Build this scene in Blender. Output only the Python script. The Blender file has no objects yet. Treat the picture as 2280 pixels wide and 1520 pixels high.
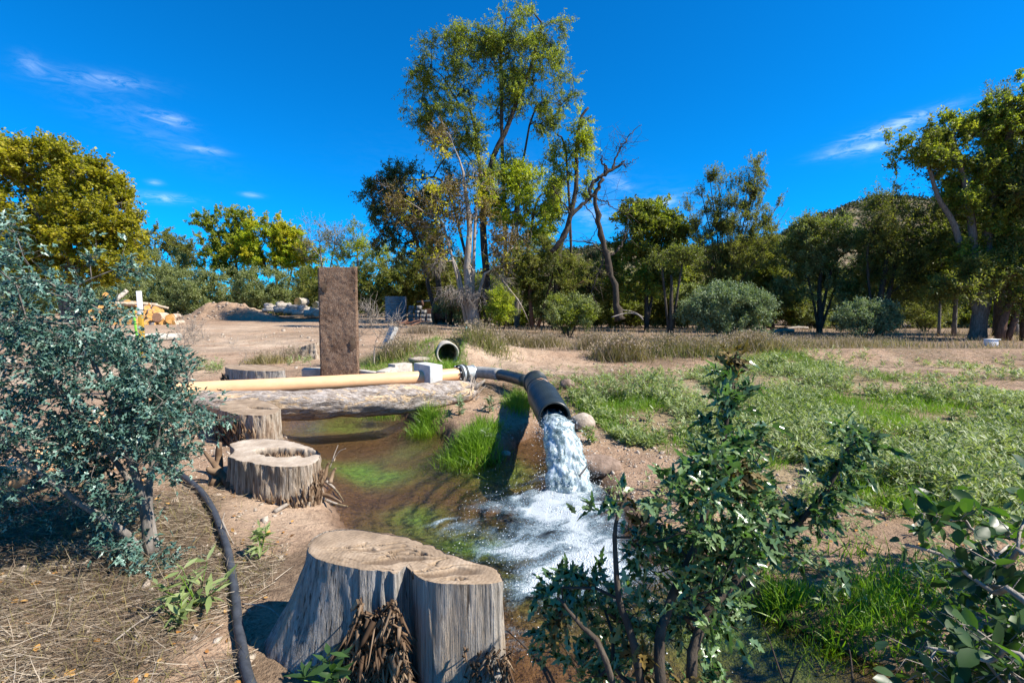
import bpy, math, random
import numpy as np
from mathutils import Vector, Matrix
R = np.random.default_rng(7)
random.seed(7)
SC = bpy.context.scene
COL = SC.collection
# ---------------------------------------------------------------- camera model (photo pixels 2280x1520 -> world rays)
F, CX, CY, PITCH, CAMH = 1080.0, 1140.0, 760.0, math.radians(3.71), 1.65
SP, CP = math.sin(PITCH), math.cos(PITCH)
WZ = -0.15                                   # water level
def ray(px, py):
    u = (px-CX)/F; v = (py-CY)/F
    return np.array([u, CP-SP*v, -(SP+CP*v)])
def G(px, py, z=0.0):
    d = ray(px, py); t = (z-CAMH)/d[2]
    return np.array([d[0]*t, d[1]*t, z])
def AT(px, py, dist):
    d = ray(px, py); t = dist/d[1]
    return np.array([d[0]*t, dist, CAMH+d[2]*t])
# ---------------------------------------------------------------- numpy noise
def _h(ix, iy, iz, s):
    ix=np.asarray(ix); iy=np.asarray(iy); iz=np.asarray(iz)
    n = (ix.astype(np.int64)*374761393 + iy.astype(np.int64)*668265263 + iz.astype(np.int64)*2147483647 + s*1274126177) & 0xffffffff
    n = ((n ^ (n >> 13))*1274126177) & 0xffffffff
    n = ((n ^ (n >> 15))*2246822519) & 0xffffffff
    return ((n ^ (n >> 16)) & 0xffffff)/float(0xffffff)
def vn2(x, y, s=0):
    x = np.asarray(x, float); y = np.asarray(y, float)
    ix = np.floor(x); iy = np.floor(y); fx = x-ix; fy = y-iy
    fx = fx*fx*(3-2*fx); fy = fy*fy*(3-2*fy); z = np.zeros_like(ix)
    a = _h(ix, iy, z, s); b = _h(ix+1, iy, z, s); c = _h(ix, iy+1, z, s); d = _h(ix+1, iy+1, z, s)
    return ((a*(1-fx)+b*fx)*(1-fy)+(c*(1-fx)+d*fx)*fy)*2-1
def fb2(x, y, s=0, o=4):
    r = 0; a = .5
    for k in range(o):
        r = r+a*vn2(x*2**k+k*17.3, y*2**k-k*9.1, s+k); a *= .5
    return r
def vn3(x, y, z, s=0):
    ix = np.floor(x); iy = np.floor(y); iz = np.floor(z); fx = x-ix; fy = y-iy; fz = z-iz
    fx = fx*fx*(3-2*fx); fy = fy*fy*(3-2*fy); fz = fz*fz*(3-2*fz)
    def lay(k):
        a = _h(ix, iy, iz+k, s); b = _h(ix+1, iy, iz+k, s); c = _h(ix, iy+1, iz+k, s); d = _h(ix+1, iy+1, iz+k, s)
        return (a*(1-fx)+b*fx)*(1-fy)+(c*(1-fx)+d*fx)*fy
    return (lay(0)*(1-fz)+lay(1)*fz)*2-1
def fb3(p, sc, s=0, o=3):
    r = 0; a = .5; p = np.asarray(p)*np.asarray(sc)
    for k in range(o):
        r = r+a*vn3(p[:,0]*2**k+3.1*k, p[:,1]*2**k, p[:,2]*2**k-k, s+k); a *= .5
    return r
def ss(a, b, x):
    t = np.clip((np.asarray(x, float)-a)/(b-a), 0, 1); return t*t*(3-2*t)
def catmull(pts, n, closed=True):
    P = np.array(pts, float); m = len(P); out = []
    segs = m if closed else m-1
    for q in range(n):
        u = q*segs/(n if closed else n-1); i = min(int(u), segs-1); t = u-i
        if closed: a, b, c, d = P[(i-1) % m], P[i % m], P[(i+1) % m], P[(i+2) % m]
        else: a, b, c, d = P[max(i-1,0)], P[i], P[min(i+1,m-1)], P[min(i+2,m-1)]
        out.append(.5*((2*b)+(c-a)*t+(2*a-5*b+4*c-d)*t*t+(3*b-a-3*c+d)*t**3))
    return np.array(out)
def inside(poly, x, y):
    r = np.zeros(np.shape(x), bool); n = len(poly)
    for i in range(n):
        x0, y0 = poly[i][:2]; x1, y1 = poly[(i+1) % n][:2]
        c = ((y0 > y) != (y1 > y))
        r ^= c & (x < (x1-x0)*(y-y0)/((y1-y0) if y1 != y0 else 1e-9)+x0)
    return r
def sdist(poly, x, y):                        # negative inside
    d = np.full(np.shape(x), 1e9); n = len(poly)
    for i in range(n):
        x0, y0 = poly[i][:2]; x1, y1 = poly[(i+1) % n][:2]
        ex, ey = x1-x0, y1-y0; t = np.clip(((x-x0)*ex+(y-y0)*ey)/(ex*ex+ey*ey+1e-12), 0, 1)
        d = np.minimum(d, np.hypot(x-x0-t*ex, y-y0-t*ey))
    return np.where(inside(poly, x, y), -d, d)
# ---------------------------------------------------------------- pool outline and ground heights
_px = [(560,935),(640,918),(760,915),(900,918),(925,955),(985,968),(995,1012),(1060,1030),(1120,1022),(1150,985),(1190,975),(1225,990),(1300,1050),(1340,1100),
       (1400,1170),(1480,1230),(1560,1270),(1640,1310),(1740,1390),(1850,1450),(1960,1490),(2080,1530)]
_left = [(1150,1530),(1118,1470),(1105,1330),(1080,1270),(900,1200),(775,1190),(765,1140),(728,1085),(712,1040),(640,985),(600,960)]
POOL = [tuple(G(a,b,WZ)[:2]) for a,b in _px]+[(2.7,1.75),(3.6,1.2),(4.5,.2),(5,-2),(3.5,-2),(3.0,-.3),(2.4,.6),(1.4,1.35),(.5,1.95)]+[tuple(G(a,b,WZ)[:2]) for a,b in _left]
CULV = AT(1000,780,12.5)
def hgt(x, y):
    x = np.asarray(x, float); y = np.asarray(y, float)
    z = .03*fb2(x*.5, y*.5, 3, 3)+.17*ss(5.2,8.8,y)
    z = z+(.52-.36*ss(-8,6,x))*ss(12,32,y)
    z = z+.42*ss(33,45,y)*ss(6,-1,x)
    z = z+.14*ss(-.6,-3.2,x)*ss(6.5,3.0,y)
    # berm carrying the culvert, running off to the right
    bx = ss(-6.5,-3.2,x)
    bh = (.16+.34*np.exp(-((x-CULV[0]-.2)/2.2)**2)+.13*ss(2,5,x))*bx
    cl=np.exp(-((x-CULV[0])/1.1)**2); yc = 14.0+.05*np.maximum(x,0)+.25*np.sin(x*.7)-.75*cl; bh=bh+.22*cl
    z = z+bh*np.exp(-((y-yc)/np.where(y<yc,1.15,1.7))**2)
    z = z+.05*np.exp(-((y-9.6)/1.2)**2)*ss(-1,.5,x)
    # shallow trench that feeds the culvert
    tr = ss(.34,.22,np.abs(x-CULV[0]))*ss(10.2,11.4,y)*ss(13.1,12.95,y)
    z = z*(1-tr)+.27*tr
    z = z+.012*fb2(x*3,y*3,11,3)*ss(40,15,y)+.02*fb2(x*9,y*9,21,3)*ss(14,5,y)
    d = sdist(POOL, x, y)+.07*fb2(x*2.2,y*2.2,5,3)+.03*vn2(x*9,y*9,8)
    bed = WZ-.05-.17*ss(0,-.55,d)+.015*fb2(x*6,y*6,9,2)
    k = ss(-.04,.16,d)*.75+.25*ss(.0,.7,d)
    return bed*(1-k)+z*k
def ON(px, py, dz=0.0):                       # where the ray through a pixel meets the ground
    d = ray(px, py); lo = .6
    ts = np.concatenate([np.linspace(.8,20,1500), np.linspace(20,120,1500)])
    p = ts[:,None]*d[None,:]; zz = CAMH+p[:,2]-hgt(p[:,0],p[:,1])
    i = np.argmax(zz < 0) if (zz < 0).any() else len(ts)-1
    return np.array([p[i,0],p[i,1],float(hgt(p[i,0],p[i,1]))+dz])
def foot(p, dz=0.0):
    return np.array([p[0],p[1],float(hgt(p[0],p[1]))+dz])
# ---------------------------------------------------------------- geometry container
class Geo:
    def __init__(s): s.v=[]; s.f=[]; s.n=0; s.at={}
    def add(s, v, *fs):
        v = np.asarray(v, float).reshape(-1,3)
        for f in fs:
            f = np.asarray(f, np.int64)
            if f.size: s.f.append(f+s.n)
        s.v.append(v); s.n += len(v); return s
    def tube(s, pts, rad, n=8, cap=True):
        P = np.asarray(pts, float); k = len(P); rad = np.broadcast_to(np.asarray(rad, float), (k,))
        T = np.gradient(P, axis=0); T /= np.linalg.norm(T, axis=1)[:,None]+1e-12
        u = np.cross(T[0], [0,0,1.0]) if abs(T[0][2]) < .9 else np.cross(T[0],[1.0,0,0])
        u /= np.linalg.norm(u); U=[]
        for i in range(k):
            u = u-T[i]*np.dot(u,T[i]); u /= np.linalg.norm(u)+1e-12; U.append(u)
        U = np.array(U); W = np.cross(T,U); a = np.arange(n)*2*math.pi/n
        v = P[:,None,:]+rad[:,None,None]*(np.cos(a)[None,:,None]*U[:,None,:]+np.sin(a)[None,:,None]*W[:,None,:])
        i = np.arange(k-1)[:,None]*n; j = np.arange(n)[None,:]; j2 = (j+1) % n
        q = np.stack([i+j,i+j2,i+n+j2,i+n+j],-1).reshape(-1,4)
        v = v.reshape(-1,3)
        if cap:
            m = len(v); v = np.vstack([v,P[0],P[-1]]); jj = np.arange(n); j3=(jj+1)%n
            t = np.vstack([np.stack([j3,jj,np.full(n,m)],1), np.stack([(k-1)*n+jj,(k-1)*n+j3,np.full(n,m+1)],1)])
            return s.add(v,q,t)
        return s.add(v,q)
    def lathe(s, c, ax, prof, n=28, ref=None):     # closed or open profile of (distance along axis, radius)
        c=np.asarray(c,float); ax=np.asarray(ax,float)/np.linalg.norm(ax); u=np.cross(ax,[0,0,1.0]) if abs(ax[2])<.9 else np.cross(ax,[1.0,0,0]); u/=np.linalg.norm(u); w=np.cross(ax,u); a=np.arange(n)*2*math.pi/n
        pr=np.array(prof,float); k=len(pr); v=c+pr[:,0][:,None,None]*ax+pr[:,1][:,None,None]*(np.cos(a)[None,:,None]*u+np.sin(a)[None,:,None]*w)
        i=np.arange(k-1)[:,None]*n; j=np.arange(n)[None,:]; j2=(j+1)%n
        return s.add(v.reshape(-1,3),np.stack([i+j,i+j2,i+n+j2,i+n+j],-1).reshape(-1,4))
    def box(s, c, size, M=None, bev=0.0):
        bm = __import__('bmesh').new(); b = __import__('bmesh')
        b.ops.create_cube(bm, size=1.0)
        for w in bm.verts: w.co = Vector((w.co.x*size[0], w.co.y*size[1], w.co.z*size[2]))
        if bev > 0: b.ops.bevel(bm, geom=bm.edges[:], offset=bev, segments=2, affect='EDGES', profile=.6)
        bm.verts.ensure_lookup_table()
        v = np.array([w.co[:] for w in bm.verts])
        if M is not None: v = v @ np.asarray(M).T
        v = v+np.asarray(c)
        by = {}
        for f in bm.faces: by.setdefault(len(f.verts), []).append([w.index for w in f.verts])
        bm.free()
        return s.add(v, *by.values())
    def inst(s, T, f, P, X, Y, Z):
        T = np.asarray(T, float); f = np.asarray(f); P = np.asarray(P, float)
        v = P[:,None,:]+T[None,:,0,None]*X[:,None,:]+T[None,:,1,None]*Y[:,None,:]+T[None,:,2,None]*Z[:,None,:]
        n = len(P); m = len(T)
        ff = (f[None,:,:]+(np.arange(n)*m)[:,None,None]).reshape(-1,f.shape[1])
        return s.add(v.reshape(-1,3), ff)
    def build(s, name, mat, parent=None, smooth=False, base=None):
        V = np.vstack(s.v) if s.v else np.zeros((0,3))
        if parent is not None: V = V-np.array(parent['_b'])
        elif base is not None: V = V-np.asarray(base)
        me = bpy.data.meshes.new(name)
        me.vertices.add(len(V)); me.vertices.foreach_set('co', V.astype(np.float32).ravel())
        lo = np.concatenate([f.ravel() for f in s.f]); tot = np.concatenate([np.full(len(f), f.shape[1]) for f in s.f])
        st = np.concatenate([[0], np.cumsum(tot)[:-1]])
        me.loops.add(len(lo)); me.loops.foreach_set('vertex_index', lo.astype(np.int32))
        me.polygons.add(len(tot)); me.polygons.foreach_set('loop_start', st.astype(np.int32))
        if smooth: me.polygons.foreach_set('use_smooth', np.ones(len(tot), bool))
        me.update(calc_edges=True)
        for k,a in s.at.items():
            t = me.attributes.new(k,'FLOAT','POINT'); t.data.foreach_set('value', np.asarray(a, np.float32))
        me.materials.append(mat)
        o = bpy.data.objects.new(name, me); COL.objects.link(o)
        if parent is not None: o.parent = parent; o['_b']=parent['_b']
        elif base is not None: o.location = tuple(float(q) for q in base)
        return o
def tag(o, label=None, cat=None, group=None, kind=None):
    if label: o['label']=label
    if cat: o['category']=cat
    if group: o['group']=group
    if kind: o['kind']=kind
    return o
EMPT=[]
def thing(name, label, cat, base, group=None):
    o = bpy.data.objects.new(name, None); COL.objects.link(o); o.empty_display_size=.1
    base = [float(q) for q in base]; o.location = base; o['_b']=base; EMPT.append(o)
    return tag(o, label, cat, group)
def unit(a): return a/(np.linalg.norm(a,axis=-1,keepdims=True)+1e-12)
def rv(n): return unit(R.normal(size=(n,3)))
def frames(d, twist=None):                   # unit directions -> side, dir, normal
    r = rv(len(d)) if twist is None else twist
    x = unit(np.cross(d,r)); n = np.cross(x,d); return x, d, n
# ---------------------------------------------------------------- materials
def nmat(name):
    m = bpy.data.materials.new(name); m.use_nodes=True; nt=m.node_tree; nt.nodes.clear()
    out = nt.nodes.new('ShaderNodeOutputMaterial'); return m, nt, out
def N(nt, t, **k):
    n = nt.nodes.new('ShaderNode'+t)
    for a,b in k.items():
        if a.startswith('i_'):
            key = a[2:]; n.inputs[int(key) if key.isdigit() else key.replace('_',' ')].default_value = b
        else: setattr(n,a,b)
    return n
def L(nt,a,b): nt.links.new(a,b)
def ramp(nt, fac, stops, interp='LINEAR'):
    n = nt.nodes.new('ShaderNodeValToRGB'); e = n.color_ramp.elements; n.color_ramp.interpolation=interp
    while len(e) < len(stops): e.new(.5)
    for q,(p,c) in zip(e,stops): q.position=p; q.color=(*c,1) if len(c)==3 else c
    if fac is not None: L(nt,fac,n.inputs[0])
    return n.outputs[0]
def coords(nt, scale=(1,1,1), kind='Object'):
    t = N(nt,'TexCoord'); m = N(nt,'Mapping'); m.inputs['Scale'].default_value=scale; L(nt,t.outputs[kind],m.inputs[0]); return m.outputs[0]
def noise(nt, vec, sc, det=4, rough=.6, dist=0.0):
    n = N(nt,'TexNoise'); n.inputs['Scale'].default_value=sc; n.inputs['Detail'].default_value=det; n.inputs['Roughness'].default_value=rough; n.inputs['Distortion'].default_value=dist
    L(nt,vec,n.inputs['Vector']); return n.outputs['Fac']
def mix(nt, fac, a, b, mode='MIX'):
    n = N(nt,'MixRGB',blend_type=mode)
    for s,i in ((fac,0),(a,1),(b,2)):
        if isinstance(s,(int,float)): n.inputs[i].default_value = s if i==0 else (s,s,s,1)
        elif isinstance(s,tuple): n.inputs[i].default_value=(*s,1)
        else: L(nt,s,n.inputs[i])
    return n.outputs[0]
def mth(nt, op, a, b=None, c=None, clamp=False):
    n = N(nt,'Math',operation=op,use_clamp=clamp)
    for s,i in ((a,0),(b,1),(c,2)):
        if s is None: continue
        if isinstance(s,(int,float)): n.inputs[i].default_value=s
        else: L(nt,s,n.inputs[i])
    return n.outputs[0]
def bump(nt, h, strength=.5, dist=.02):
    b = N(nt,'Bump'); b.inputs['Strength'].default_value=strength; b.inputs['Distance'].default_value=dist; L(nt,h,b.inputs['Height']); return b.outputs[0]
def princ(nt, out, col, rough=.8, nrm=None, metal=0.0, spec=.3):
    b = N(nt,'BsdfPrincipled')
    if isinstance(col,tuple): b.inputs['Base Color'].default_value=(*col,1)
    else: L(nt,col,b.inputs['Base Color'])
    if isinstance(rough,(int,float)): b.inputs['Roughness'].default_value=rough
    else: L(nt,rough,b.inputs['Roughness'])
    b.inputs['Metallic'].default_value=metal; b.inputs['Specular IOR Level'].default_value=spec
    if nrm is not None: L(nt,nrm,b.inputs['Normal'])
    if out is not None: L(nt,b.outputs[0],out.inputs[0])
    return b
def leafmat(name, cols, trans=.3, rough=.5, spec=.3, clump=1.2, tcol=(1.2,1.3,.5)):
    m,nt,out = nmat(name); g = N(nt,'NewGeometry')
    c = coords(nt,(1,1,1)); n = noise(nt,c,clump,2)
    f = mth(nt,'MULTIPLY_ADD',g.outputs['Random Per Island'],.62,mth(nt,'MULTIPLY_ADD',n,1.1,-.36),clamp=True)
    k = len(cols); col = ramp(nt,f,[(i/(k-1),q) for i,q in enumerate(cols)])
    b = princ(nt,None,col,rough,spec=spec)
    t = N(nt,'BsdfTranslucent'); L(nt,mix(nt,1.0,col,tcol,'MULTIPLY'),t.inputs[0])
    ms = N(nt,'MixShader'); ms.inputs[0].default_value=trans; L(nt,b.outputs[0],ms.inputs[1]); L(nt,t.outputs[0],ms.inputs[2]); L(nt,ms.outputs[0],out.inputs[0])
    return m
def barkmat(name, c1, c2, c3=None, sc=(9,9,2.2), bs=.6, bd=.03, rough=.9):
    m,nt,out = nmat(name); v = coords(nt,sc); n = noise(nt,v,2.2,6,.65); n2 = noise(nt,coords(nt),1.3,3)
    col = ramp(nt,n,[(.3,c1),(.7,c2)])
    if c3: col = mix(nt,ramp(nt,n2,[(.45,(0,0,0)),(.62,(1,1,1))]),col,c3)
    princ(nt,out,col,rough,bump(nt,n,bs,bd),spec=.15); return m
# ================================================================= MATERIAL LIBRARY
M = {}
M['syc'] = leafmat('sycamore_leaf',[(.09,.12,.015),(.22,.22,.02),(.40,.36,.03),(.56,.44,.05)],.5,.5)
M['lime'] = leafmat('lime_leaf',[(.13,.20,.015),(.31,.38,.03),(.50,.52,.04),(.58,.54,.06)],.5,.5)
M['yell'] = leafmat('yellow_leaf',[(.20,.24,.02),(.46,.42,.03),(.64,.52,.05)],.45,.5)
M['sage'] = leafmat('sage_leaf',[(.13,.155,.055),(.215,.25,.10),(.33,.36,.17)],.38,.6)
M['sagep'] = leafmat('pale_sage_leaf',[(.12,.17,.09),(.19,.25,.14),(.29,.34,.20)],.3,.6)
M['dark'] = leafmat('dark_leaf',[(.07,.09,.02),(.15,.175,.04),(.25,.255,.07)],.48,.5)
M['oliv'] = leafmat('olive_leaf',[(.10,.12,.03),(.20,.21,.055),(.31,.29,.09)],.48,.55)
M['wil'] = leafmat('willow_leaf',[(.075,.115,.025),(.17,.215,.035),(.31,.34,.05),(.44,.42,.06)],.5,.5)
M['wild'] = leafmat('blue_willow_leaf',[(.055,.09,.045),(.105,.15,.06),(.20,.23,.06)],.45,.5)
M['brow'] = leafmat('brown_leaf',[(.06,.05,.02),(.14,.10,.03),(.26,.17,.04)],.3,.6)
M['blue'] = leafmat('glaucous_leaf',[(.03,.078,.06),(.07,.155,.12),(.145,.255,.20),(.29,.42,.345)],.24,.33,.6,clump=3,tcol=(.9,1.2,.8))
M['holly'] = leafmat('holly_leaf',[(.035,.075,.028),(.08,.145,.055),(.15,.23,.095),(.28,.37,.17)],.28,.27,.7,clump=4,tcol=(1.1,1.5,.5))
M['broad'] = leafmat('broad_leaf',[(.02,.05,.02),(.04,.085,.025),(.08,.15,.03)],.38,.4,.5,clump=5,tcol=(1.6,1.9,.5))
M['weed'] = leafmat('weed_leaf',[(.10,.155,.045),(.24,.30,.11),(.46,.50,.30)],.38,.5,.4,clump=2)
M['grass'] = leafmat('grass_blade',[(.07,.15,.012),(.15,.28,.02),(.27,.41,.04)],.4,.45,.4,clump=1.5)
M['tall'] = leafmat('tall_grass_blade',[(.14,.13,.04),(.25,.215,.075),(.36,.29,.13)],.3,.6,clump=2)
M['tallg'] = leafmat('green_tall_grass',[(.13,.145,.04),(.23,.235,.07),(.36,.33,.12)],.3,.6,clump=2)
M['purp'] = leafmat('purple_seed_grass',[(.20,.15,.10),(.31,.235,.17),(.42,.34,.26)],.25,.7,clump=2)
M['straw'] = leafmat('straw_blade',[(.06,.043,.03),(.14,.105,.07),(.28,.225,.16),(.52,.45,.36)],.15,.6,clump=1)
M['fall'] = leafmat('fallen_leaf',[(.30,.12,.03),(.50,.25,.06),(.55,.38,.16)],.2,.6,clump=2)
M['shrubdot'] = leafmat('hill_shrub_leaf',[(.03,.04,.016),(.06,.07,.026),(.09,.09,.04)],.2,.6,clump=.05)
M['bark'] = barkmat('grey_bark',(.07,.06,.05),(.26,.23,.2))
M['barkp'] = barkmat('pale_bark',(.16,.14,.12),(.42,.38,.33),(.30,.24,.18))
M['barkd'] = barkmat('dark_bark',(.025,.02,.016),(.10,.08,.06))
M['barkr'] = barkmat('red_bark',(.06,.03,.02),(.2,.11,.07))
M['twig'] = barkmat('dry_twig',(.18,.15,.12),(.38,.33,.28))
M['twigd'] = barkmat('dark_twig',(.03,.022,.018),(.09,.07,.055))
# ----- ground
def ground_mat():
    m,nt,out = nmat('sandy_soil'); v = coords(nt)
    n1 = noise(nt,v,.45,5,.6); n2 = noise(nt,v,7,6,.7); n3 = noise(nt,v,46,4,.7); n4=noise(nt,v,19,5,.75,.5)
    base = ramp(nt,n1,[(.32,(.25,.175,.115)),(.5,(.38,.26,.175)),(.68,(.47,.355,.25))])
    fine = ramp(nt,n2,[(.28,(.55,.5,.47)),(.55,(1,1,1)),(.8,(1.12,1.1,1.08))])
    c = mix(nt,.8,base,fine,'MULTIPLY')
    spk = ramp(nt,n3,[(.36,(.55,.5,.46)),(.5,(1,1,1)),(.72,(1.2,1.18,1.15))]); c = mix(nt,.7,c,spk,'MULTIPLY'); c=mix(nt,.75,c,ramp(nt,n4,[(.34,(.42,.37,.34)),(.47,(1,1,1)),(.75,(1.1,1.08,1.06))]),'MULTIPLY')
    def attr(a): q = N(nt,'Attribute',attribute_name=a); return q.outputs['Fac']
    pale = mix(nt,.35,(.60,.47,.35),fine,'MULTIPLY'); c = mix(nt,attr('pale'),c,pale)
    lit = mix(nt,.8,ramp(nt,n2,[(.3,(.06,.042,.028)),(.6,(.16,.115,.075)),(.8,(.28,.21,.14))]),spk,'MULTIPLY')
    c = mix(nt,mth(nt,'MULTIPLY',attr('straw'),.8),c,lit)
    grn = mix(nt,.6,ramp(nt,n2,[(.3,(.05,.075,.02)),(.7,(.15,.19,.05))]),spk,'MULTIPLY'); c = mix(nt,attr('green'),c,grn)
    wet = attr('wet'); c = mix(nt,wet,c,mix(nt,1.0,c,(.42,.36,.32),'MULTIPLY'))
    alg = ramp(nt,noise(nt,v,9,5,.7),[(.3,(.04,.13,.02)),(.7,(.22,.48,.08))]); c = mix(nt,attr('algae'),c,alg)
    h = mth(nt,'ADD',mth(nt,'ADD',mth(nt,'MULTIPLY',n2,1.0),mth(nt,'MULTIPLY',n4,.6)),mth(nt,'MULTIPLY',n3,.3))
    rg = mth(nt,'MULTIPLY_ADD',wet,-.35,.92)
    princ(nt,out,c,rg,bump(nt,h,.9,.05),spec=.2); return m
M['ground']=ground_mat()
def hill_mat():
    m,nt,out = nmat('dry_hillside'); v=coords(nt); n=noise(nt,v,.035,6,.7); n2=noise(nt,v,.25,4,.7)
    c = ramp(nt,n,[(.35,(.13,.10,.06)),(.6,(.27,.20,.13))]); c=mix(nt,ramp(nt,n2,[(.42,(0,0,0)),(.56,(1,1,1))]),(.07,.075,.035),c)
    princ(nt,out,c,.95,bump(nt,n2,.8,2.0),spec=.1); return m
M['hill']=hill_mat()
def water_mat():
    m,nt,out = nmat('pool_water'); v=coords(nt)
    n1=noise(nt,coords(nt,(1,1.6,1)),7,4,.6,.6); n2=noise(nt,v,26,4,.65,.4)
    a=N(nt,'Attribute',attribute_name='turb').outputs['Fac']; fo=N(nt,'Attribute',attribute_name='foam').outputs['Fac']
    h = mth(nt,'MULTIPLY',mth(nt,'ADD',n1,mth(nt,'MULTIPLY',n2,.5)),mth(nt,'MULTIPLY_ADD',a,1.6,.45))
    nb = bump(nt,h,.55,.022)
    tr=N(nt,'BsdfTransparent'); tr.inputs[0].default_value=(.92,.87,.72,1)
    gl=N(nt,'BsdfGlossy'); gl.inputs['Roughness'].default_value=.04; L(nt,nb,gl.inputs['Normal'])
    fr=N(nt,'Fresnel'); fr.inputs[0].default_value=1.33; L(nt,nb,fr.inputs['Normal'])
    m1=N(nt,'MixShader'); L(nt,fr.outputs[0],m1.inputs[0]); L(nt,tr.outputs[0],m1.inputs[1]); L(nt,gl.outputs[0],m1.inputs[2])
    f1=mth(nt,'ADD',mth(nt,'MULTIPLY',noise(nt,v,55,4,.8),.5),mth(nt,'MULTIPLY',noise(nt,v,13,5,.72,1.2),.5)); vo=N(nt,'TexVoronoi'); vo.inputs['Scale'].default_value=95; L(nt,v,vo.inputs['Vector'])
    fz=mth(nt,'ADD',fo,mth(nt,'ADD',mth(nt,'MULTIPLY_ADD',f1,1.7,-.85),mth(nt,'MULTIPLY_ADD',vo.outputs['Distance'],-.25,.1)))
    fac=ramp(nt,fz,[(.22,(0,0,0)),(.55,(.38,.38,.38)),(1.15,(1,1,1))])
    fb=princ(nt,None,ramp(nt,fz,[(.3,(.16,.27,.36)),(.75,(.30,.42,.49)),(1.1,(.58,.65,.69))]),.3,bump(nt,mth(nt,'ADD',f1,vo.outputs['Distance']),.9,.02),spec=.5)
    m2=N(nt,'MixShader'); L(nt,mth(nt,'MULTIPLY',fac,.93),m2.inputs[0]); L(nt,m1.outputs[0],m2.inputs[1]); L(nt,fb.outputs[0],m2.inputs[2]); L(nt,m2.outputs[0],out.inputs[0])
    return m
M['water']=water_mat()
def jet_mat():
    m,nt,out=nmat('aerated_water'); v=coords(nt,(1,1,.24)); n=noise(nt,v,24,6,.7,.5); n2=noise(nt,coords(nt,(1,1,.16)),13,5,.65)
    c=ramp(nt,mth(nt,'ADD',mth(nt,'MULTIPLY',n,.6),mth(nt,'MULTIPLY',n2,.4)),[(.36,(.07,.12,.13)),(.5,(.27,.36,.39)),(.63,(.66,.72,.75))])
    b=princ(nt,None,c,.22,bump(nt,n,.7,.02),spec=.7)
    t=N(nt,'BsdfTransparent'); t.inputs[0].default_value=(.8,.9,.9,1)
    ms=N(nt,'MixShader'); L(nt,ramp(nt,mth(nt,'ADD',mth(nt,'MULTIPLY',n,.5),mth(nt,'MULTIPLY',n2,.5)),[(.38,(.22,.22,.22)),(.56,(1,1,1))]),ms.inputs[0])
    L(nt,t.outputs[0],ms.inputs[1]); L(nt,b.outputs[0],ms.inputs[2]); L(nt,ms.outputs[0],out.inputs[0]); return m
M['jet']=jet_mat()
def drop_mat():
    m,nt,out=nmat('water_drops'); princ(nt,out,(.9,.94,.96),.08,spec=.9); return m
M['drop']=drop_mat()
# ----- wood
def stumpside(name, cdark, cmid, clight, sc=(26,26,1.6), brown=(.24,.14,.08), bw=.58):
    m,nt,out=nmat(name); v=coords(nt,sc); n=noise(nt,v,1.4,7,.7,.3); n2=noise(nt,coords(nt,(3,3,1.2)),1.6,4,.6); n3=noise(nt,coords(nt,(80,80,4)),1.5,3,.6); n5=noise(nt,coords(nt,(44,44,1.1)),1.7,3,.55,.2)
    c=ramp(nt,n,[(.30,cdark),(.48,cmid),(.68,clight)]); c=mix(nt,.5,c,ramp(nt,n3,[(.3,(.55,.53,.5)),(.55,(1,1,1))]),'MULTIPLY')
    c=mix(nt,.9,c,ramp(nt,n5,[(.33,(.16,.13,.11)),(.40,(1,1,1))]),'MULTIPLY'); c=mix(nt,ramp(nt,n2,[(bw-.08,(0,0,0)),(bw+.08,(.8,.8,.8))]),c,brown)
    princ(nt,out,c,.9,bump(nt,mth(nt,'ADD',mth(nt,'ADD',n,n5),mth(nt,'MULTIPLY',n3,.4)),1.0,.025),spec=.15); return m
M['stA']=stumpside('weathered_grey_stump',(.10,.092,.082),(.32,.296,.265),(.52,.48,.43),bw=.60,brown=(.42,.33,.24))
M['stB']=stumpside('split_tan_stump',(.14,.10,.065),(.40,.32,.24),(.60,.53,.44),bw=.60,brown=(.20,.12,.07))
def cutmat(name, c1, c2, c3, ring=26, crack=.5):
    m,nt,out=nmat(name); v=coords(nt); w=N(nt,'TexWave',wave_type='RINGS',rings_direction='Z'); w.inputs['Scale'].default_value=ring; w.inputs['Distortion'].default_value=6; w.inputs['Detail'].default_value=3; w.inputs['Detail Scale'].default_value=1.4
    L(nt,v,w.inputs['Vector']); n=noise(nt,v,5,5,.6); n2=noise(nt,v,70,3,.7)
    c=ramp(nt,n,[(.3,c1),(.52,c2),(.72,c3)]); c=mix(nt,.22,c,ramp(nt,w.outputs['Fac'],[(.2,(.5,.46,.42)),(.6,(1.1,1.1,1.1))]),'MULTIPLY'); c=mix(nt,.5,c,ramp(nt,n2,[(.3,(.55,.52,.5)),(.6,(1.1,1.1,1.1))]),'MULTIPLY')
    a=N(nt,'Attribute',attribute_name='decay').outputs['Fac']; c=mix(nt,a,c,(.055,.035,.024))
    princ(nt,out,c,.9,bump(nt,mth(nt,'ADD',w.outputs['Fac'],n2),.12,.004),spec=.15); return m
M['cutA']=cutmat('weathered_cut_wood',(.17,.125,.085),(.30,.225,.155),(.42,.33,.24),17)
M['cutB']=cutmat('pale_cut_wood',(.28,.22,.165),(.42,.35,.275),(.54,.47,.385),34)
M['rot']=leafmat('rotten_wood',[(.035,.022,.014),(.10,.062,.038),(.20,.135,.085),(.34,.26,.18)],0.0,.9,.1,clump=9)
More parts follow.
